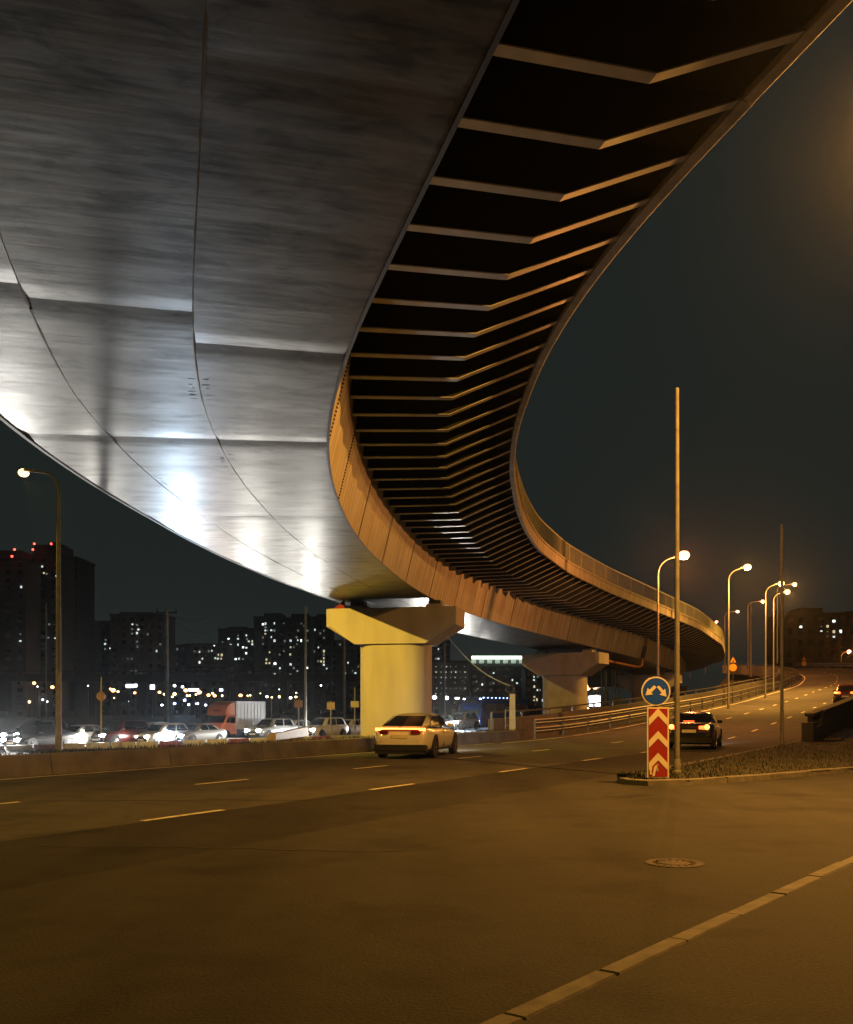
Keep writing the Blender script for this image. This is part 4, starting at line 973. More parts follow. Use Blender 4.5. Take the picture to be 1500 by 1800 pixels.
# blue bus
bus = thing('bus', 'blue coach with roof lights at the head of the far queue', 'bus', q(872, 104, -.5), RH + R(-2), local=True)
BLUE = paint('blue_paint', (.02, .06, .35), .3, .7)
m_ = MB(); rings = []
for x, z0, z1, w in ((-5.6, .4, 3.2, 1.24), (0, .35, 3.25, 1.25), (4.6, .35, 3.25, 1.25), (5.3, .35, 3.1, 1.22), (5.6, .4, 2.5, 1.15), (5.68, .45, 1.2, 1.1)):
    rings.append([Vector((x, y * w, z)) for y, z in ((-1, z0), (1, z0), (1, z1 - .3), (.85, z1), (-.85, z1), (-1, z1 - .3))])
m_.loft(rings); m_.build('body', BLUE, bus, smooth=35)
m_ = MB(); m_.add([(5.66, -1.0, 1.25), (5.66, 1.0, 1.25), (5.42, 1.02, 2.75), (5.42, -1.02, 2.75)], [(0, 1, 2, 3)]); [setattr(v, 'x', v.x + .09) for v in m_.v]; m_.build('windscreen', M_GLASSV, bus)
for s in (1, -1):
    for k in range(5): MB().box((3.6 - k * 2.0, s * 1.25, 2.05), (1.85, .03, .95)).build('side_window', M_GLASSV, bus)
    MB().box((5.66, s * .85, .75), (.1, .34, .2)).build('headlight', E_HEAD, bus)
    lamp(bus, 'SPOT', (5.9, s * .85, .75), LED, 1000, .07, aim=(1, 0, -.04), size=165, name='headlight_beam')
    MB().box((5.30, s * .95, 3.05), (.12, .16, .1)).build('marker_lamp', emis('marker_white', (.8, .9, 1), 30), bus)
    MB().bar((5.4, s * 1.15, 2.6), (5.75, s * 1.4, 2.5), .05, .05).box((5.78, s * 1.42, 2.2), (.1, .2, .5)).build('mirror', M_BLACKP, bus)
    for x in (3.6, -3.2):
        w_ = MB(); w_.lathe([(.3, -.14), (.48, -.14), (.5, -.1), (.5, .1), (.48, .14), (.3, .14)], (x, s * 1.12, .5), (0, 1, 0), 20); w_.build('wheel', M_RUBBER, bus, smooth=40)
for k in range(7): MB().box((4.9 - k * .9, 1.1, 3.18), (.1, .08, .06)).build('marker_lamp', emis('marker_blue', (.4, .6, 1), 14), bus)
MB().box((5.58, 0, 2.9), (.1, 1.4, .22)).build('destination_board', M_BLACKP, bus)

# ------------------------------------------------------------------ striped barriers along the opposite road
M_PLR = pmat('plastic_red', (.20, .045, .038), .55, var=.2, scale=3); M_PLW = pmat('plastic_white', (.46, .45, .40), .55, var=.3, scale=3); M_PLY = pmat('plastic_yellow', (.40, .28, .07), .55, var=.2)
def plastic_barrier(a, b2, mat, label, h=.78):
    a, b2 = Vector(a), Vector(b2); d = b2 - a; L_ = d.length; d.normalize(); r = Vector((d.y, -d.x, 0)); o = thing('road_barrier', label, 'barrier', (a + b2) / 2, group='red and white plastic road barriers in a row')
    m_ = MB(); pr = [(-.26, 0), (-.26, .16), (-.13, .34), (-.10, h), (.10, h), (.13, .34), (.26, .16), (.26, 0)]
    m_.loft([[p + r * x + Vector((0, 0, z)) for x, z in pr] for p in (a + d * .04, b2 - d * .04)]); m_.build('shell', mat, o)
    k = int(L_ / .22)
    for i in range(k):
        p = a + d * (L_ * (i + .5) / k)
        for s in (1,): MB().bar(p + r * s * .165 + Vector((0, 0, .32)), p + r * s * .125 + Vector((0, 0, h - .05)), .06, .06, up=d).build('rib', mat, o)
    for p, sgn in ((a, 1), (b2, -1)): MB().box(p + d * sgn * .02 + Vector((0, 0, h * .6)), (.05, .05, .25)).build('coupling', M_DARK, o)
pa, pb = at(-40, 1310, 55), at(650, 1289, 68)
names = ['red', 'white', 'red', 'white', 'white', 'white', 'white', 'red', 'white', 'white', 'red', 'white', 'red', 'white', 'red', 'white', 'white']
ord_ = ['leftmost', 'second', 'third', 'fourth', 'fifth', 'sixth', 'seventh', 'eighth', 'ninth', 'tenth', 'eleventh', 'twelfth', 'thirteenth', 'fourteenth', 'fifteenth', 'sixteenth', 'seventeenth']
nb = 17
for k in range(nb):
    a, b2 = pa.lerp(pb, k / nb), pa.lerp(pb, (k + .985) / nb)
    for p in (a, b2): p.z -= .86
    plastic_barrier(a, b2, {'red': M_PLR, 'white': M_PLW, 'yellow': M_PLY}[names[k]], f'{names[k]} plastic road barrier, {ord_[k]} from the left in the row')
# yellow concrete block beside the row
m_ = MB(); A = at(486, 1293, 62); A.z -= .15
rings = []
for p, h in ((at(478, 1300, 60), .85), (at(536, 1291, 66), 1.0)):
    rings.append([p + Vector((x, y, z)) for x, y, z in ((-.25, -.3, -.8), (.25, .3, -.8), (.2, .25, h - .5), (-.2, -.25, h - .5))])
m_.loft(rings); tag(m_.build('barrier_block', M_PLY, loc=A), 'yellow end block lying across the middle of the barrier row', 'barrier')

# ------------------------------------------------------------------ poles and signs beyond the wall
def sign_post(px_, pyt, pyb, Y_, shape, spy, sw, sh, mat, label):
    b_, t_ = at(px_, pyb, Y_), at(px_, pyt, Y_); o = thing('road_sign', label, 'road sign', b_)
    MB().tube([b_, t_], .045, 8).build('post', M_POLE, o)
    c_ = at(px_, spy, Y_) + Vector((0, -.07, 0)); w, h = sw * Y_ / F, sh * Y_ / F
    m_ = MB()
    if shape == 'disc': m_.lathe([(w / 2, 0), (w / 2, .03)], c_, (0, 1, 0), 24)
    else: m_.box(c_, (w, .03, h))
    m_.build('panel', mat, o)
    m_ = MB()
    m_.box(c_ + Vector((0, .045, h * .2)), (w * .7, .03, .05)); m_.box(c_ + Vector((0, .045, -h * .2)), (w * .7, .03, .05)); m_.build('clamp', M_POLE, o)
M_SGB = pmat('sign_back_brown', (.20, .11, .06), .6, var=.2); M_SGG = pmat('sign_back_grey', (.35, .34, .30), .5, metal=.3, var=.2)
sign_post(178, 1190, 1290, 52, 'disc', 1224, 16, 16, M_SGB, 'round brownish sign back left of the thick dark pole')
sign_post(525, 1228, 1290, 70, 'rect', 1237, 14, 13, M_SGB, 'dull brown square sign between the queue and a dark mast')
sign_post(582, 1232, 1296, 60, 'rect', 1241, 14, 13, pmat('sign_pinkish', (.30, .23, .20), .5, var=.25, scale=6), 'grey pink square sign standing over the white SUV')
sign_post(624, 1208, 1290, 64, 'rect', 1238, 14, 11, M_SGG, 'pale rectangular sign on a tall thin post by the nearest pier')
def pole_to(px_, pyt, pyb, Y_, wpx, label, mat=M_POLE, nm='utility_pole'):
    b_, t_ = at(px_, pyb, Y_), at(px_, pyt, Y_); return mast(b_, t_.z - b_.z, wpx * Y_ / F / 2, label, mat, name=nm)
cp_ = pole_to(293, 1072, 1285, 92, 8.5, 'thick concrete catenary pole rising behind the white hatchback', M_CONC2)
bb = at(293, 1075, 92); lb = org(cp_)
MB().bar(bb + Vector((-1.0, 0, -.1)), bb + Vector((1.0, 0, -.1)), .12, .12).build('crossarm', M_DARK, cp_)
for s in (-.9, 0, .9): MB().lathe([(.05, 0), (.09, .08), (.05, .16), (.09, .24), (.04, .32)], bb + Vector((s, 0, -.05)), (0, 0, 1), 8).build('insulator', M_DARK, cp_)
pole_to(537, 1066, 1280, 78, 5, 'dark mast left of the white SUV')
pole_to(605, 1090, 1270, 110, 6, 'dark pole close to the left side of the nearest pier', M_CONC2)
pole_to(81, 1060, 1282, 85, 2.6, 'thin dark pole left of the left street lamp')
pole_to(477, 1224, 1265, 95, 2.4, 'thin yellowish post right of the box truck', pmat('post_yellow', (.3, .24, .08), .6))
pole_to(782, 1130, 1262, 120, 4.0, 'dark mast right of the nearest pier')
pole_to(1320, 1062, 1190, 140, 4.0, 'dark unlit mast between the second and third lamps')
# catenary wires
M_WIRE = pmat('wire', (.03, .03, .03), .6)
for k, (za, yb) in enumerate(((1076, 1068), (1082, 1100))):
    a, b2 = at(293, za, 92), at(380, yb + 8, 120); pts = []
    for i in range(9):
        f_ = i / 8; p = a.lerp(b2, f_); p.z -= 1.0 * math.sin(math.pi * f_); pts.append(p)
    m_ = MB(); m_.tube(pts, .025, 5); tag(m_.build('overhead_wire', M_WIRE, loc=a), ['upper', 'lower'][k] + ' overhead wire running right from the concrete catenary pole', 'wire')
# concrete post with a cable coil, cable from the pier
cb = at(901, 1285, 50); cpost = thing('concrete_post', 'short concrete post topped by a coil of cable, right of the bus', 'post', cb)
tb = at(901, 1220, 50)
m_ = MB(); m_.loft([[p + Vector((x * w, y * w, 0)) for x, y in ((-1, -1), (1, -1), (1, 1), (-1, 1))] for p, w in ((cb - Vector((0, 0, .6)), .16), (tb, .13))]); m_.build('shaft', M_CONC, cpost)
m_ = MB(); cc = at(897, 1211, 50)
for k in range(3):
    r = .24 - .02 * k; m_.tube([cc + Vector((math.cos(a) * r, .03 * k, math.sin(a) * r)) for a in np.linspace(0, 6.3, 20)], .014, 5)
m_.build('cable_coil', M_DARK, cpost)
m_ = MB(); a, b2 = B1 + n1_ * 2.6 + t1_ * .2 + Vector((0, 0, zs1 - 1.75)), at(897, 1206, 50); pts = []
for i in range(17):
    f_ = i / 16; p = a.lerp(b2, f_); p.z -= .42 * math.sin(math.pi * f_); pts.append(p)
m_.tube(pts, .022, 6); tag(m_.build('hanging_cable', pmat('cable_grey', (.35, .4, .45), .4), loc=a), 'thin cable sagging from the nearest pier cap to the concrete post', 'cable')
# chain-link gate beside the post
fg = thing('site_fence', 'small grey fence panel at the foot of the concrete post', 'fence', at(893, 1275, 51))
for px_ in (889, 897): MB().tube([at(px_, 1282, 51), at(px_, 1247, 51)], .03, 6).build('post', M_POLE, fg)
for py_ in (1249, 1262, 1275): MB().bar(at(888, py_, 51), at(898, py_, 51), .03, .03).build('rail', M_POLE, fg)

# ------------------------------------------------------------------ background buildings
M_BW = pmat('facade_dark', (.085, .085, .075), .9, var=.2, scale=.1, bump=0); M_BW2 = pmat('facade_warm', (.15, .125, .095), .9, var=.2, scale=.1, bump=0); M_BW3 = pmat('facade_deep', (.05, .055, .055), .9, var=.2, scale=.1, bump=0)
M_WD = pmat('window_dark', (.01, .012, .013), .2, bump=0)
E_WC = emis('window_cool', (.85, 1, .95), .9); E_WW = emis('window_warm', (1, .85, .5), .7); E_WD = emis('window_dim', (.75, .85, .7), .16); E_WP = emis('window_purple', (.55, .1, .9), .9); E_WH = emis('window_bright', (.95, 1, .95), 2.0)
m_ = MB(); m_.box((0, 0, 0), (1, 1, 1)); WIN = m_.mesh('window', E_WC)
def building(px0, px1, top, Y_, label, mat, lit=(), storeys=None, cols=None, depth=18, steps=(), base_z=-1.5, name='apartment_block', wpx=4.0, hpx=5.0):
    x0, x1, zt = (px0 - 750) / F * Y_, (px1 - 750) / F * Y_, CAMZ + (HOR - top) / F * Y_
    o = thing(name, label, 'building', ((x0 + x1) / 2, Y_, base_z))
    MB().box(((x0 + x1) / 2, Y_ + depth / 2, (zt + base_z) / 2), (x1 - x0, depth, zt - base_z)).build('wall', mat, o)
    MB().box(((x0 + x1) / 2, Y_ + depth / 2, zt + .35), (x1 - x0 + .6, depth + .6, .7)).build('roof', M_BW3, o)
    for a, b2, t2 in steps:
        xa, xb, z2 = (a - 750) / F * Y_, (b2 - 750) / F * Y_, CAMZ + (HOR - t2) / F * Y_
        MB().box(((xa + xb) / 2, Y_ + depth / 2, (zt + z2) / 2 + .7), (xb - xa, depth * .6, z2 - zt)).build('roof_house', mat, o)
    H_ = zt - base_z; ns_ = storeys or max(3, int(H_ / 3)); nc = cols or max(3, int((x1 - x0) / 3.6)); mw = MB(); mf = MB()
    for i in range(ns_):
        z = base_z + H_ * (i + .5) / ns_; mf.box(((x0 + x1) / 2, Y_ - .12, base_z + H_ * (i + 1) / ns_ - .15), (x1 - x0, .24, .25))
        for j in range(nc): mw.box((x0 + (x1 - x0) * (j + .5) / nc, Y_ - .03, z), ((x1 - x0) / nc * .45, .06, H_ / ns_ * .5))
    tag(mw.build('unlit_windows', M_WD, o), kind='stuff'); tag(mf.build('floor_bands', mat, o), kind='stuff')
    for w in lit:
        wx, wy = w[0], w[1]; em = w[2] if len(w) > 2 else E_WC; kx = w[3] if len(w) > 3 else 1
        p = at(wx, wy, Y_); c0_ = org(o)
        inst(WIN, o, 'window', (p.x - c0_.x, -.16, p.z - c0_.z), 0, em, (wpx * kx * Y_ / F * random.uniform(.45, .85), .22, hpx * kx * Y_ / F * random.uniform(.45, .8)))
    return o
T = [(74.5, 996), (77.5, 1007.5, E_WW), (82.5, 1009, E_WD), (64.7, 1014, E_WD), (70, 1015, E_WH, 1.7), (63.7, 1060, E_WD), (68.3, 1073, E_WP, 1.7), (63, 1107), (67.5, 1107), (86.7, 1097.5, E_WD), (85.3, 1121, E_WD)]
building(48, 104, 978, 330, 'tall dark residential tower with red roof beacons and a purple window', M_BW, T + [(49.7, 1139, E_WD), (97, 1122, E_WC, .8), (99, 1012.5, E_WC, .8)], storeys=22, steps=((52, 102, 958), (78, 94, 953)))
building(-60, 46, 986, 318, 'broad warm grey tower block cut by the left picture edge', M_BW2, [(37.5, 1032), (36, 1115, E_WD), (36, 1127)], storeys=20, steps=((-40, 30, 968),))
building(106, 136, 982, 345, 'dark narrow tower block right of the left street lamp pole', M_BW3, [(120, 1049, E_WD, .7), (116, 1158, E_WD, .7)], storeys=21)
building(132, 151, 1090, 380, 'slim mid rise block beside the narrow tower', M_BW, [(136.7, 1094), (139, 1107.5, E_WD), (134.7, 1133, E_WC), (139.5, 1133, E_WD), (149, 1102, E_WD)])
building(150, 170, 1128, 420, 'low dark block with three paired lit windows', M_BW3, [(155, 1147.5, E_WH), (160, 1147.5, E_WC), (155, 1154, E_WC)])
building(168, 196, 1094, 400, 'dark stepped end of the banded apartment house', M_BW3, [(171.7, 1119.5), (171.7, 1126, E_WD), (171.7, 1133, E_WD), (171.7, 1140, E_WD), (171.7, 1148, E_WD), (171.7, 1162, E_WD), (185, 1132), (194, 1139.7, E_WH), (185, 1141, E_WD), (186, 1125, E_WD)])
building(194, 288, 1082, 395, 'wide apartment house with pale floor bands left of the catenary pole', M_BW2, [(233, 1097.5), (241, 1098.5, E_WD), (243.5, 1106.7, E_WC, 1.2), (241, 1113), (232.5, 1106, E_WD), (232.5, 1114, E_WD), (282, 1132.5, E_WD, 1.2), (275.5, 1144.7, E_WC), (225, 1158, E_WD), (232, 1158, E_WD), (241, 1128, E_WD), (242, 1137, E_WD), (260, 1115, E_WD), (231, 1180, E_WD), (239, 1180, E_WD)], steps=((205, 262, 1077),))
building(296, 326, 1136, 430, 'low dark block right behind the catenary pole', M_BW3, [(306, 1141, E_WD), (312, 1141, E_WD)])
building(323, 398, 1134, 440, 'low pale long house with a row of lit windows', M_BW2, [(331, 1144.5, E_WC), (342, 1145, E_WD), (351, 1146, E_WC), (367, 1145, E_WD), (372.5, 1144), (331, 1151), (326, 1151, E_WD), (356, 1158), (351, 1164.5, E_WH), (377, 1134.5, E_WH), (384, 1151, E_WW), (390, 1151.5, E_WW, 1.3), (378.5, 1157), (383, 1158), (389, 1158, E_WW)])
def z3(*L): return [(360 + x / 6, 1060 + y / 6) + tuple(r) for x, y, *r in L]
building(384, 448, 1107, 460, 'dark apartment block stepping up towards the towers', M_BW3, z3((252, 378, E_WH), (352, 345, E_WD), (352, 378), (440, 342), (188, 412, E_WD), (273, 440), (352, 440), (405, 468, E_WH), (440, 472), (447, 380, E_WD), (465, 405), (502, 405, E_WW), (438, 530, E_WH), (327, 592, E_WH, 1.3), (362, 588, E_WC), (502, 436), (288, 592, E_WD), (405, 592, E_WD)), steps=((398, 432, 1103),))
building(446, 502, 1086, 480, 'dark tower with scattered white windows left of centre', M_BW3, z3((615, 225, E_WH), (642, 218, E_WC), (735, 215), (642, 257, E_WD), (530, 298), (563, 322, E_WH, 1.2), (640, 290), (703, 288), (640, 325, E_WW), (615, 365, E_WD), (703, 360, E_WC), (532, 405, E_WH), (553, 402), (737, 398, E_WC, 1.2), (583, 520, E_WH, 1.4), (685, 520, E_WW), (540, 595), (652, 597, E_WW), (650, 635, E_WW), (684, 635, E_WW), (742, 640, E_WH, 1.4), (740, 755), (793, 688, E_WC), (835, 215, E_WD), (845, 402, E_WD), (835, 508, E_WD), (615, 432, E_WD), (662, 290, E_WD), (735, 292, E_WD), (790, 545, E_WD)), steps=((462, 494, 1079),))
building(503, 545, 1088, 470, 'dark tower crossed by the dark mast, windows scattered', M_BW3, z3((907, 397), (907, 468, E_WW, 1.2), (903, 543, E_WW), (982, 393), (1018, 397, E_WH, 1.2), (973, 435, E_WD), (907, 648, E_WC), (940, 686, E_WD), (978, 722), (905, 757, E_WC), (1020, 218, E_WD), (1085, 292, E_WD), (1082, 685, E_WH), (1085, 397, E_WD), (985, 292, E_WD), (940, 466, E_WD), (970, 362, E_WD), (1050, 240, E_WD)), steps=((510, 540, 1080),))
building(543, 582, 1086, 490, 'dark tower with a vertical row of yellow windows beside the pier', M_BW3, z3((1130, 287, E_WH), (1160, 283, E_WC), (1127, 397, E_WD), (1143, 380), (1200, 470), (1150, 512, E_WC), (1125, 540, E_WD), (1258, 368, E_WD), (1258, 508, E_WW, 1.2), (1257, 545, E_WD), (1257, 583, E_WW), (1257, 620, E_WW), (1257, 652, E_WC), (1287, 692, E_WC), (1228, 617, E_WW), (1257, 760, E_WD), (1197, 615, E_WD), (1220, 322, E_WD), (1258, 292, E_WD), (1150, 450, E_WD)), steps=((555, 576, 1081),))
building(580, 640, 1128, 500, 'dim long block just left of the nearest pier', M_BW, [(606, 1147, E_WC), (612, 1165, E_WC, .8), (620, 1180, E_WD), (607, 1183, E_WW), (625, 1183, E_WC), (630, 1172, E_WD), (598, 1133, E_WD)])
building(758, 824, 1164, 430, 'pale speckled apartment house right of the nearest pier', M_BW2, [(759 + (i % 8) * 8.4 + random.uniform(-1, 1), 1172 + (i // 8) * 9.5, random.choice((E_WD, E_WD, E_WD, E_WC, E_WW)), .75) for i in range(0, 44) if random.random() < .72], wpx=3.4, hpx=4)
building(758, 792, 1128, 520, 'dark block behind the speckled house', M_BW3, [(771, 1141, E_WC), (771, 1158, E_WC), (767, 1158, E_WD)])
led = building(828, 926, 1158, 450, 'dark block crowned by a bright white roof light strip', M_BW3, [(868, 1183), (848, 1203.5, E_WH), (838, 1198, E_WD), (868, 1201, E_WD), (840, 1211, E_WD), (901, 1195.5), (909, 1201), (917, 1195, E_WD)])
c_ = at(877, 1156, 449); MB().box((c_.x, 448.6, c_.z), (95 * 449 / F, .6, 1.3)).build('light_strip', emis('roof_strip', (.85, 1, .85), 6), led)
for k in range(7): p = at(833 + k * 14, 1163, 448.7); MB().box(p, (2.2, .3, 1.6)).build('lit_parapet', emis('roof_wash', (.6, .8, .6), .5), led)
building(924, 962, 1178, 420, 'dark block with a column of lit windows left of the second pier', M_BW3, [(939, 1190, E_WC), (945.5, 1190, E_WD), (939, 1195.5), (939.5, 1207, E_WW, 1.2), (945, 1213), (949.5, 1213, E_WD), (939.5, 1225, E_WW), (944, 1230, E_WW, 1.2), (939, 1231, E_WW), (955, 1231, E_WC, 1.2), (954, 1190, E_WD)])
building(1380, 1600, 1080, 340, 'dark apartment block on the right horizon with few lit windows', M_BW3, [(1408, 1102, E_WH, 1.4), (1466, 1092, E_WH, 1.5), (1455, 1101, E_WW, 1.2), (1444, 1109.5, E_WC, .9), (1466, 1110.5, E_WW, 1.1), (1478, 1110, E_WH, 1.2), (1455, 1119.5, E_WW, 1.2), (1466, 1119.5, E_WC, 1.2), (1455, 1110.5, E_WD, .7), (1444, 1101, E_WD, .6)], storeys=9, steps=((1414, 1454, 1070), (1494, 1530, 1076)), wpx=5, hpx=5.5)
# roof beacons of the towers
E_RED = emis('beacon_red', (1, .06, .04), 7)
for px_, py_, lab in ((25.5, 966, 'red beacon on the broad tower, upper left'), (21, 978, 'red beacon on the broad tower, lower left'), (60.3, 956, 'red beacon on the tower, upper of the middle pair'), (57.8, 966, 'red beacon on the tower, lower of the middle pair'), (90, 956, 'red beacon on the tower, rightmost')):
    p = at(px_, py_, 326 if px_ > 30 else 314); o = thing('roof_beacon', lab, 'beacon', p - Vector((0, 0, 1.4)), group='red roof beacons')
    MB().tube([p - Vector((0, 0, 2.5)), p], .12, 6).build('stem', M_DARK, o); MB().sphere(p, .38, 8, 6).build('lens', E_RED, o, smooth=80)
# railway viaduct across the background
rw = thing('railway_bridge', 'dark railway bridge crossing the background left of the pier', 'bridge', at(300, 1240, 240))
a, b2 = at(-80, 1192, 240), at(660, 1192, 240)
MB().bar(a, b2, 5, 1.7).build('girder', M_BW3, rw)
for px_ in (10, 130, 250, 400, 500, 600): MB().box(at(px_, 1220, 240), (1.6, 3, 8.5)).build('support', M_BW3, rw)
m_ = MB()
for k in range(12):
    x0, x1 = 276 + k * 11, 287 + k * 11
    c0, c1, c2, c3 = at(x0, 1184, 239), at(x1, 1184, 239), at(x0, 1173, 239), at(x1, 1173, 239)
    MB().bar(c0, c3 if k % 2 == 0 else c3, .3, .3).build('diagonal', M_DARK, rw) if k % 2 == 0 else MB().bar(c2, c1, .3, .3).build('diagonal', M_DARK, rw)
    MB().bar(c0, c2, .25, .25).build('vertical', M_DARK, rw)
MB().bar(at(276, 1173, 239), at(408, 1173, 239), .5, .4).build('top_chord', M_DARK, rw)
MB().bar(at(-80, 1181, 239), at(660, 1181, 239), .2, .2).build('handrail', M_DARK, rw)
# distant street lights and lit signs
def far_light(px_, py_, Y_, mat, r, lab, grp):
    p = at(px_, py_, Y_); o = thing('distant_lamp', lab, 'street lamp', (p.x, p.y, -1.5), group=grp)
    MB().tube([(p.x, p.y + .2, -1.5), (p.x, p.y + .2, p.z)], .1, 6).build('pole', M_DARK, o)
    MB().sphere(p, r, 8, 6, .8).build('lamp_glass', mat, o, smooth=80)
E_FO = emis('far_sodium', (1, .42, .13), 9); E_FW = emis('far_white', (.85, .92, 1), 9); E_FY = emis('far_yellow', (1, .72, .3), 8); E_FB = emis('far_blue', (.55, .6, 1), 9)
lowl = [(12, 1207, E_FO, .5), (2, 1215, E_FW, .45), (60, 1201, E_FO, .6), (51, 1210, E_FO, .55), (50, 1213.5, E_FY, .35), (66, 1207, E_FW, .25), (67, 1214, E_FW, .28), (92, 1208, E_FO, .65), (88, 1211, E_FO, .3), (130.5, 1205, E_FO, .6), (130, 1210, E_FO, .6), (124, 1213, E_FO, .45), (155, 1205.5, E_FW, .25), (199, 1213.5, E_FO, .75), (194, 1211, E_FO, .4), (207.5, 1216, E_FY, .4), (200.5, 1227, E_FY, .3), (75, 1230, E_FW, .35), (83, 1233.5, E_FW, .3), (90.5, 1235, E_FW, .35), (51.5, 1234, E_FY, .5), (225.5, 1233, E_FW, .25), (237, 1218, E_FO, .5), (255, 1216.5, E_FY, .35), (280.5, 1217, E_FO, .6), (289, 1220.5, E_FY, .45), (255, 1234, E_FB, .5), (284.7, 1239.5, E_FW, .45), (307, 1237, E_FB, .5), (325, 1231, E_FB, .6), (332, 1238.7, E_FW, .45), (346.5, 1237, E_FB, .55), (361.7, 1239.5, E_FB, .5), (307, 1205.5, E_FW, .5), (321, 1207.5, E_FW, .55), (326.7, 1213.7, E_FO, .75), (307, 1220, E_FY, .6), (329, 1223, E_FY, .5), (334, 1222.5, E_FY, .4), (345, 1221, E_FY, .4), (303, 1225, E_FY, .4), (366.7, 1222, E_FO, .6), (374, 1219, E_FY, .45), (377.5, 1223, E_FO, .6), (423, 1222.5, E_FO, .6), (435.5, 1223, E_FY, .3), (440, 1222.5, E_FY, .3), (469.5, 1224.7, E_FW, .5), (477.5, 1226, E_FY, .4), (491.7, 1225, E_FY, .5), (511, 1226.7, E_FW, .55), (520.5, 1225.3, E_FY, .45), (521, 1218, E_FY, .25), (564.5, 1205, E_FW, .35), (391, 1223, E_FY, .4), (458, 1219, E_FY, .2), (491, 1212, E_FW, .2), (350, 1217, E_FO, .8)]
cnames = {E_FO: 'orange', E_FW: 'white', E_FY: 'yellow', E_FB: 'bluish'}
for k, (a, b2, e, r) in enumerate(lowl):
    same = sorted(x[0] for x in lowl if x[2] is e); rank = same.index(a) + 1
    sfx = {1: 'st', 2: 'nd', 3: 'rd'}.get(rank % 10 if not 10 < rank < 20 else 0, 'th')
    far_light(a, b2, 300 + (k * 37) % 60, e, r * .95, f'tiny distant {cnames[e]} lamp under the railway bridge, {rank}{sfx} {cnames[e]} one from the left', f'distant {cnames[e]} lamps left of the pier')
for a, b2, lab in ((764, 1226, 'left'), (785, 1227, 'right')): far_light(a, b2, 300, E_FW, .7, f'distant white lamp right of the nearest pier, {lab} of two', 'two white lamps past the pier')
for a, b2, lab in ((802, 1227.5, 'leftmost'), (806, 1227.5, 'second'), (894, 1238, 'third'), (925.5, 1242.5, 'rightmost')): far_light(a, b2, 300, E_FW, .35, f'tiny distant white lamp between the two nearest piers, {lab} of four', 'tiny white lamps between the piers')
for k, (a, b2, e, r) in enumerate(((1032, 1209, E_FO, .75), (1031, 1200, E_FW, .45), (1045, 1200, E_FO, .5), (1046.7, 1208, E_FO, .55), (1052.5, 1206, E_FO, .6), (1051.7, 1198.7, E_FW, .5), (1061.7, 1198.7, E_FO, .5), (1069, 1196.5, E_FW, .55), (1044.5, 1185, E_FW, .25), (1065, 1186, E_FW, .25), (1033, 1247, E_FY, .45))):
    far_light(a, b2, 210, e, r, f'floodlight in the bright cluster right of the second pier, ' + ('low left', 'upper left', 'centre left', 'lower centre', 'lower right of centre', 'upper centre', 'second from the right', 'rightmost', 'small high left', 'small high right', '')[k] if e in (E_FO, E_FW) else 'yellow lamp at the foot of the second pier', 'floodlight cluster right of the second pier' if e is not E_FY else None)
def lit_sign(px0, px1, py0, py1, Y_, mat, lab):
    a, b2 = at(px0, py1, Y_), at(px1, py0, Y_); c_ = (a + b2) / 2; o = thing('lit_sign', lab, 'sign', (c_.x, c_.y, -1.5))
    MB().box(c_, (b2.x - a.x + .4, .5, b2.z - a.z + .3)).build('casing', M_DARK, o); MB().box(c_ + Vector((0, -.3, 0)), (b2.x - a.x, .12, b2.z - a.z)).build('panel', mat, o)
    for f_ in (.2, .8): MB().tube([(a.x + (b2.x - a.x) * f_, Y_ + .2, -1.5), (a.x + (b2.x - a.x) * f_, Y_ + .2, a.z)], .12, 6).build('leg', M_DARK, o)
E_SB = emis('sign_bluewhite', (.75, .8, 1), 5); E_SP = emis('sign_pinkwhite', (1, .85, .85), 5)
lit_sign(222, 236, 1203, 1209, 290, E_SB, 'bright bluish sign, left part of the long lit strip'); lit_sign(237, 256, 1202.5, 1208, 290, E_SB, 'bright white sign, right part of the long lit strip')
lit_sign(264.5, 272.5, 1204, 1212, 290, E_SB, 'square bluish lit sign left of the catenary pole'); lit_sign(332, 350, 1210.5, 1215, 290, E_SP, 'pinkish white lit sign right of the catenary pole'); lit_sign(386, 397, 1211, 1215, 280, E_SB, 'small white lit sign on blue above the truck')
# white masts, kiosk and tent beyond the second pier
M_WHP = pmat('white_mast', (.6, .6, .58), .4)
for k, px_ in enumerate((1057.5, 1064, 1066.5, 1077, 1082, 1089.5)):
    b_ = at(px_, 1243, 150); o = mast(b_, (1243 - (1176 + 3 * (k % 3))) / F * 150, .11, f'slim white mast right of the second pier, {ord_[k] if k else "leftmost"} of six', M_WHP, 'six slim white masts', 'white_mast')
kp = at(1045, 1242, 170); kio = thing('kiosk', 'small brightly lit white kiosk right of the second pier', 'kiosk', kp)
MB().box(kp + Vector((0, 0, .9)), (1.9, 1.6, 1.8)).build('booth', emis('kiosk_glow', (.95, .97, 1), 2.5), kio); MB().box(kp + Vector((0, 0, 1.9)), (2.2, 1.9, .16)).build('roof', M_WHP, kio); MB().box(kp + Vector((-1.5, 0, .7)), (1.0, 1.4, 1.5)).build('annex', M_WHP, kio)
tp = at(1085, 1244, 140); tent = thing('tent', 'white pointed tent under the viaduct beyond the guardrail', 'tent', tp)
m_ = MB(); V = [tp + Vector((x, y, 0)) for x, y in ((-1.6, -1.2), (1.7, -1.2), (1.7, 1.2), (-1.6, 1.2))]; ap = tp + Vector((.3, 0, 1.75)); m_.add(V + [ap], [(0, 1, 4), (1, 2, 4), (2, 3, 4), (3, 0, 4), (3, 2, 1, 0)]); m_.build('canopy', pmat('tent_canvas', (.6, .6, .57), .7), tent)
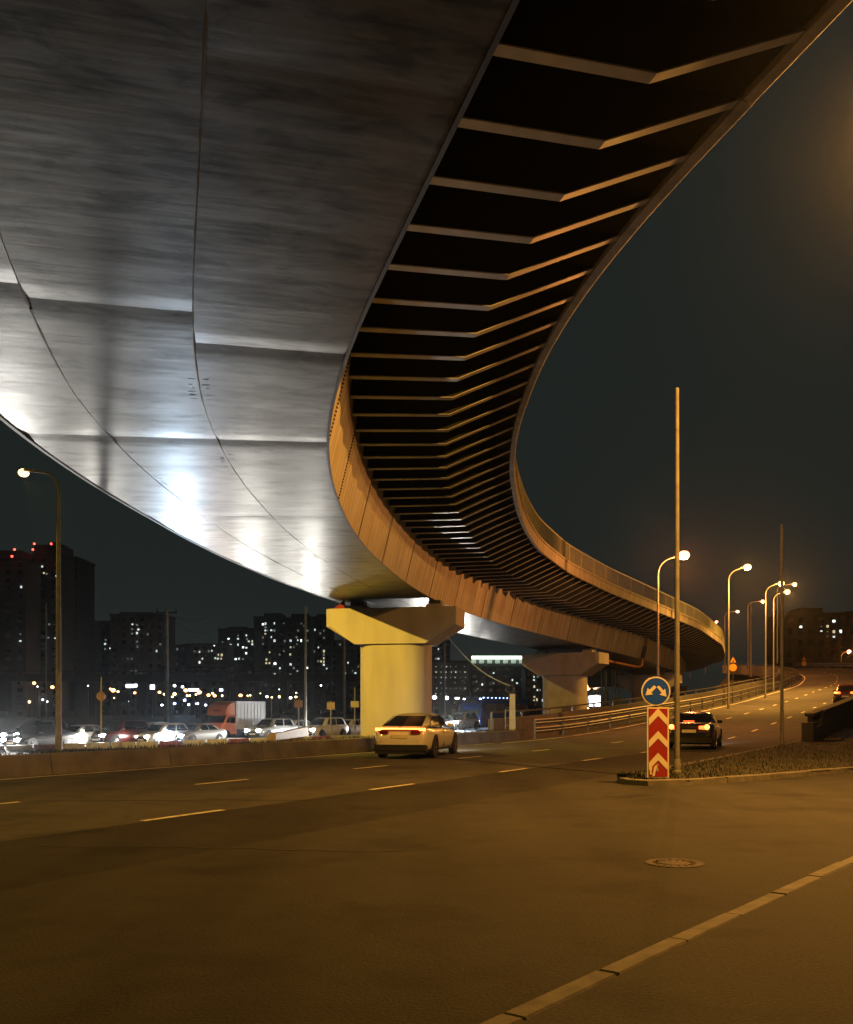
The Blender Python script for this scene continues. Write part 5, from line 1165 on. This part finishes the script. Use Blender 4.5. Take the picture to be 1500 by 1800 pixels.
MB().bar(ap + Vector((-.1, -.2, -.3)), ap + Vector((.75, -.2, 1.0)), .35, .1).build('raised_flap', M_WHP, tent)
lamp(kio, 'POINT', (0, -2.2, 2.2), (1, .95, .9), 150, .15, name='kiosk_light')

# ------------------------------------------------------------------ trees on the right horizon
M_LEAF = pmat('leaves', (.05, .045, .02), .8, var=.5, scale=.6, bump=0); M_BARK = pmat('bark', (.09, .065, .04), .9, var=.3)
def tree(px_, Y_, H_, Rr, label, sd):
    rnd = random.Random(sd); i = min(range(n0), key=lambda i: abs(ramp(i, 16).y - Y_)); zb = ramp(i, 14).z - 1.0
    b_ = at(px_, 1245, Y_); b_.z = zb; o = thing('tree', label, 'tree', b_, group='slender trees behind the ramp')
    m_ = MB(); m_.tube([b_, b_ + Vector((.1, 0, H_ * .5)), b_ + Vector((0, 0, H_ * .95))], [.16, .10, .03], 7)
    for k in range(9):
        z = H_ * (.3 + .065 * k); a = rnd.uniform(0, 6.28); e_ = Vector((math.cos(a), math.sin(a), .9)) * Rr * rnd.uniform(.5, .9); m_.tube([b_ + Vector((0, 0, z)), b_ + Vector((0, 0, z)) + e_], [.05, .015], 5)
    m_.build('trunk', M_BARK, o)
    m_ = MB()
    for c_ in range(40):
        z = rnd.uniform(.28, 1.0); rr = Rr * (1.15 - z) * rnd.uniform(.2, 1); a = rnd.uniform(0, 6.28); cc_ = b_ + Vector((math.cos(a) * rr, math.sin(a) * rr, H_ * z))
        for l in range(26):
            p = cc_ + Vector((rnd.gauss(0, .3), rnd.gauss(0, .3), rnd.gauss(0, .38))); d1 = Vector((rnd.uniform(-1, 1), rnd.uniform(-1, 1), rnd.uniform(-1, 1))).normalized() * .13; d2 = d1.orthogonal().normalized() * .09
            m_.add([p - d1, p + d2, p + d1, p - d2], [(0, 1, 2, 3)])
    m_.build('crown', M_LEAF, o)
for k, (px_, Y_, H_, lab) in enumerate(((1398, 215, 6, 'leftmost slender tree behind the crest guardrail'), (1428, 210, 5.5, 'slender tree behind the crest guardrail, under the single lit window'), (1456, 205, 8, 'tallest slender tree behind the crest guardrail'), (1476, 200, 7.5, 'slender tree left of the red lamp at the right edge'), (1504, 195, 7, 'slender tree at the right picture edge behind the guardrail'))): tree(px_, Y_, H_, 1.6, lab, 30 + k)

# ------------------------------------------------------------------ thin haze volume added for glow round the lamps
hz = MB(); hz.box((0, 290, 40.5), (900, 640, 85))
hm = bpy.data.materials.new('haze_air'); hm.use_nodes = True; nt = hm.node_tree; nt.nodes.remove(nt.nodes['Principled BSDF'])
pv = nt.nodes.new('ShaderNodeVolumePrincipled'); pv.inputs['Density'].default_value = 0.00014; pv.inputs['Anisotropy'].default_value = 0.9; pv.inputs['Color'].default_value = (.8, .85, .9, 1)
nt.links.new(pv.outputs[0], nt.nodes['Material Output'].inputs['Volume'])
tag(hz.build('haze', hm), 'thin added haze for a faint glow round the lamps', kind='stuff')
SC.cycles.volume_bounces = 0
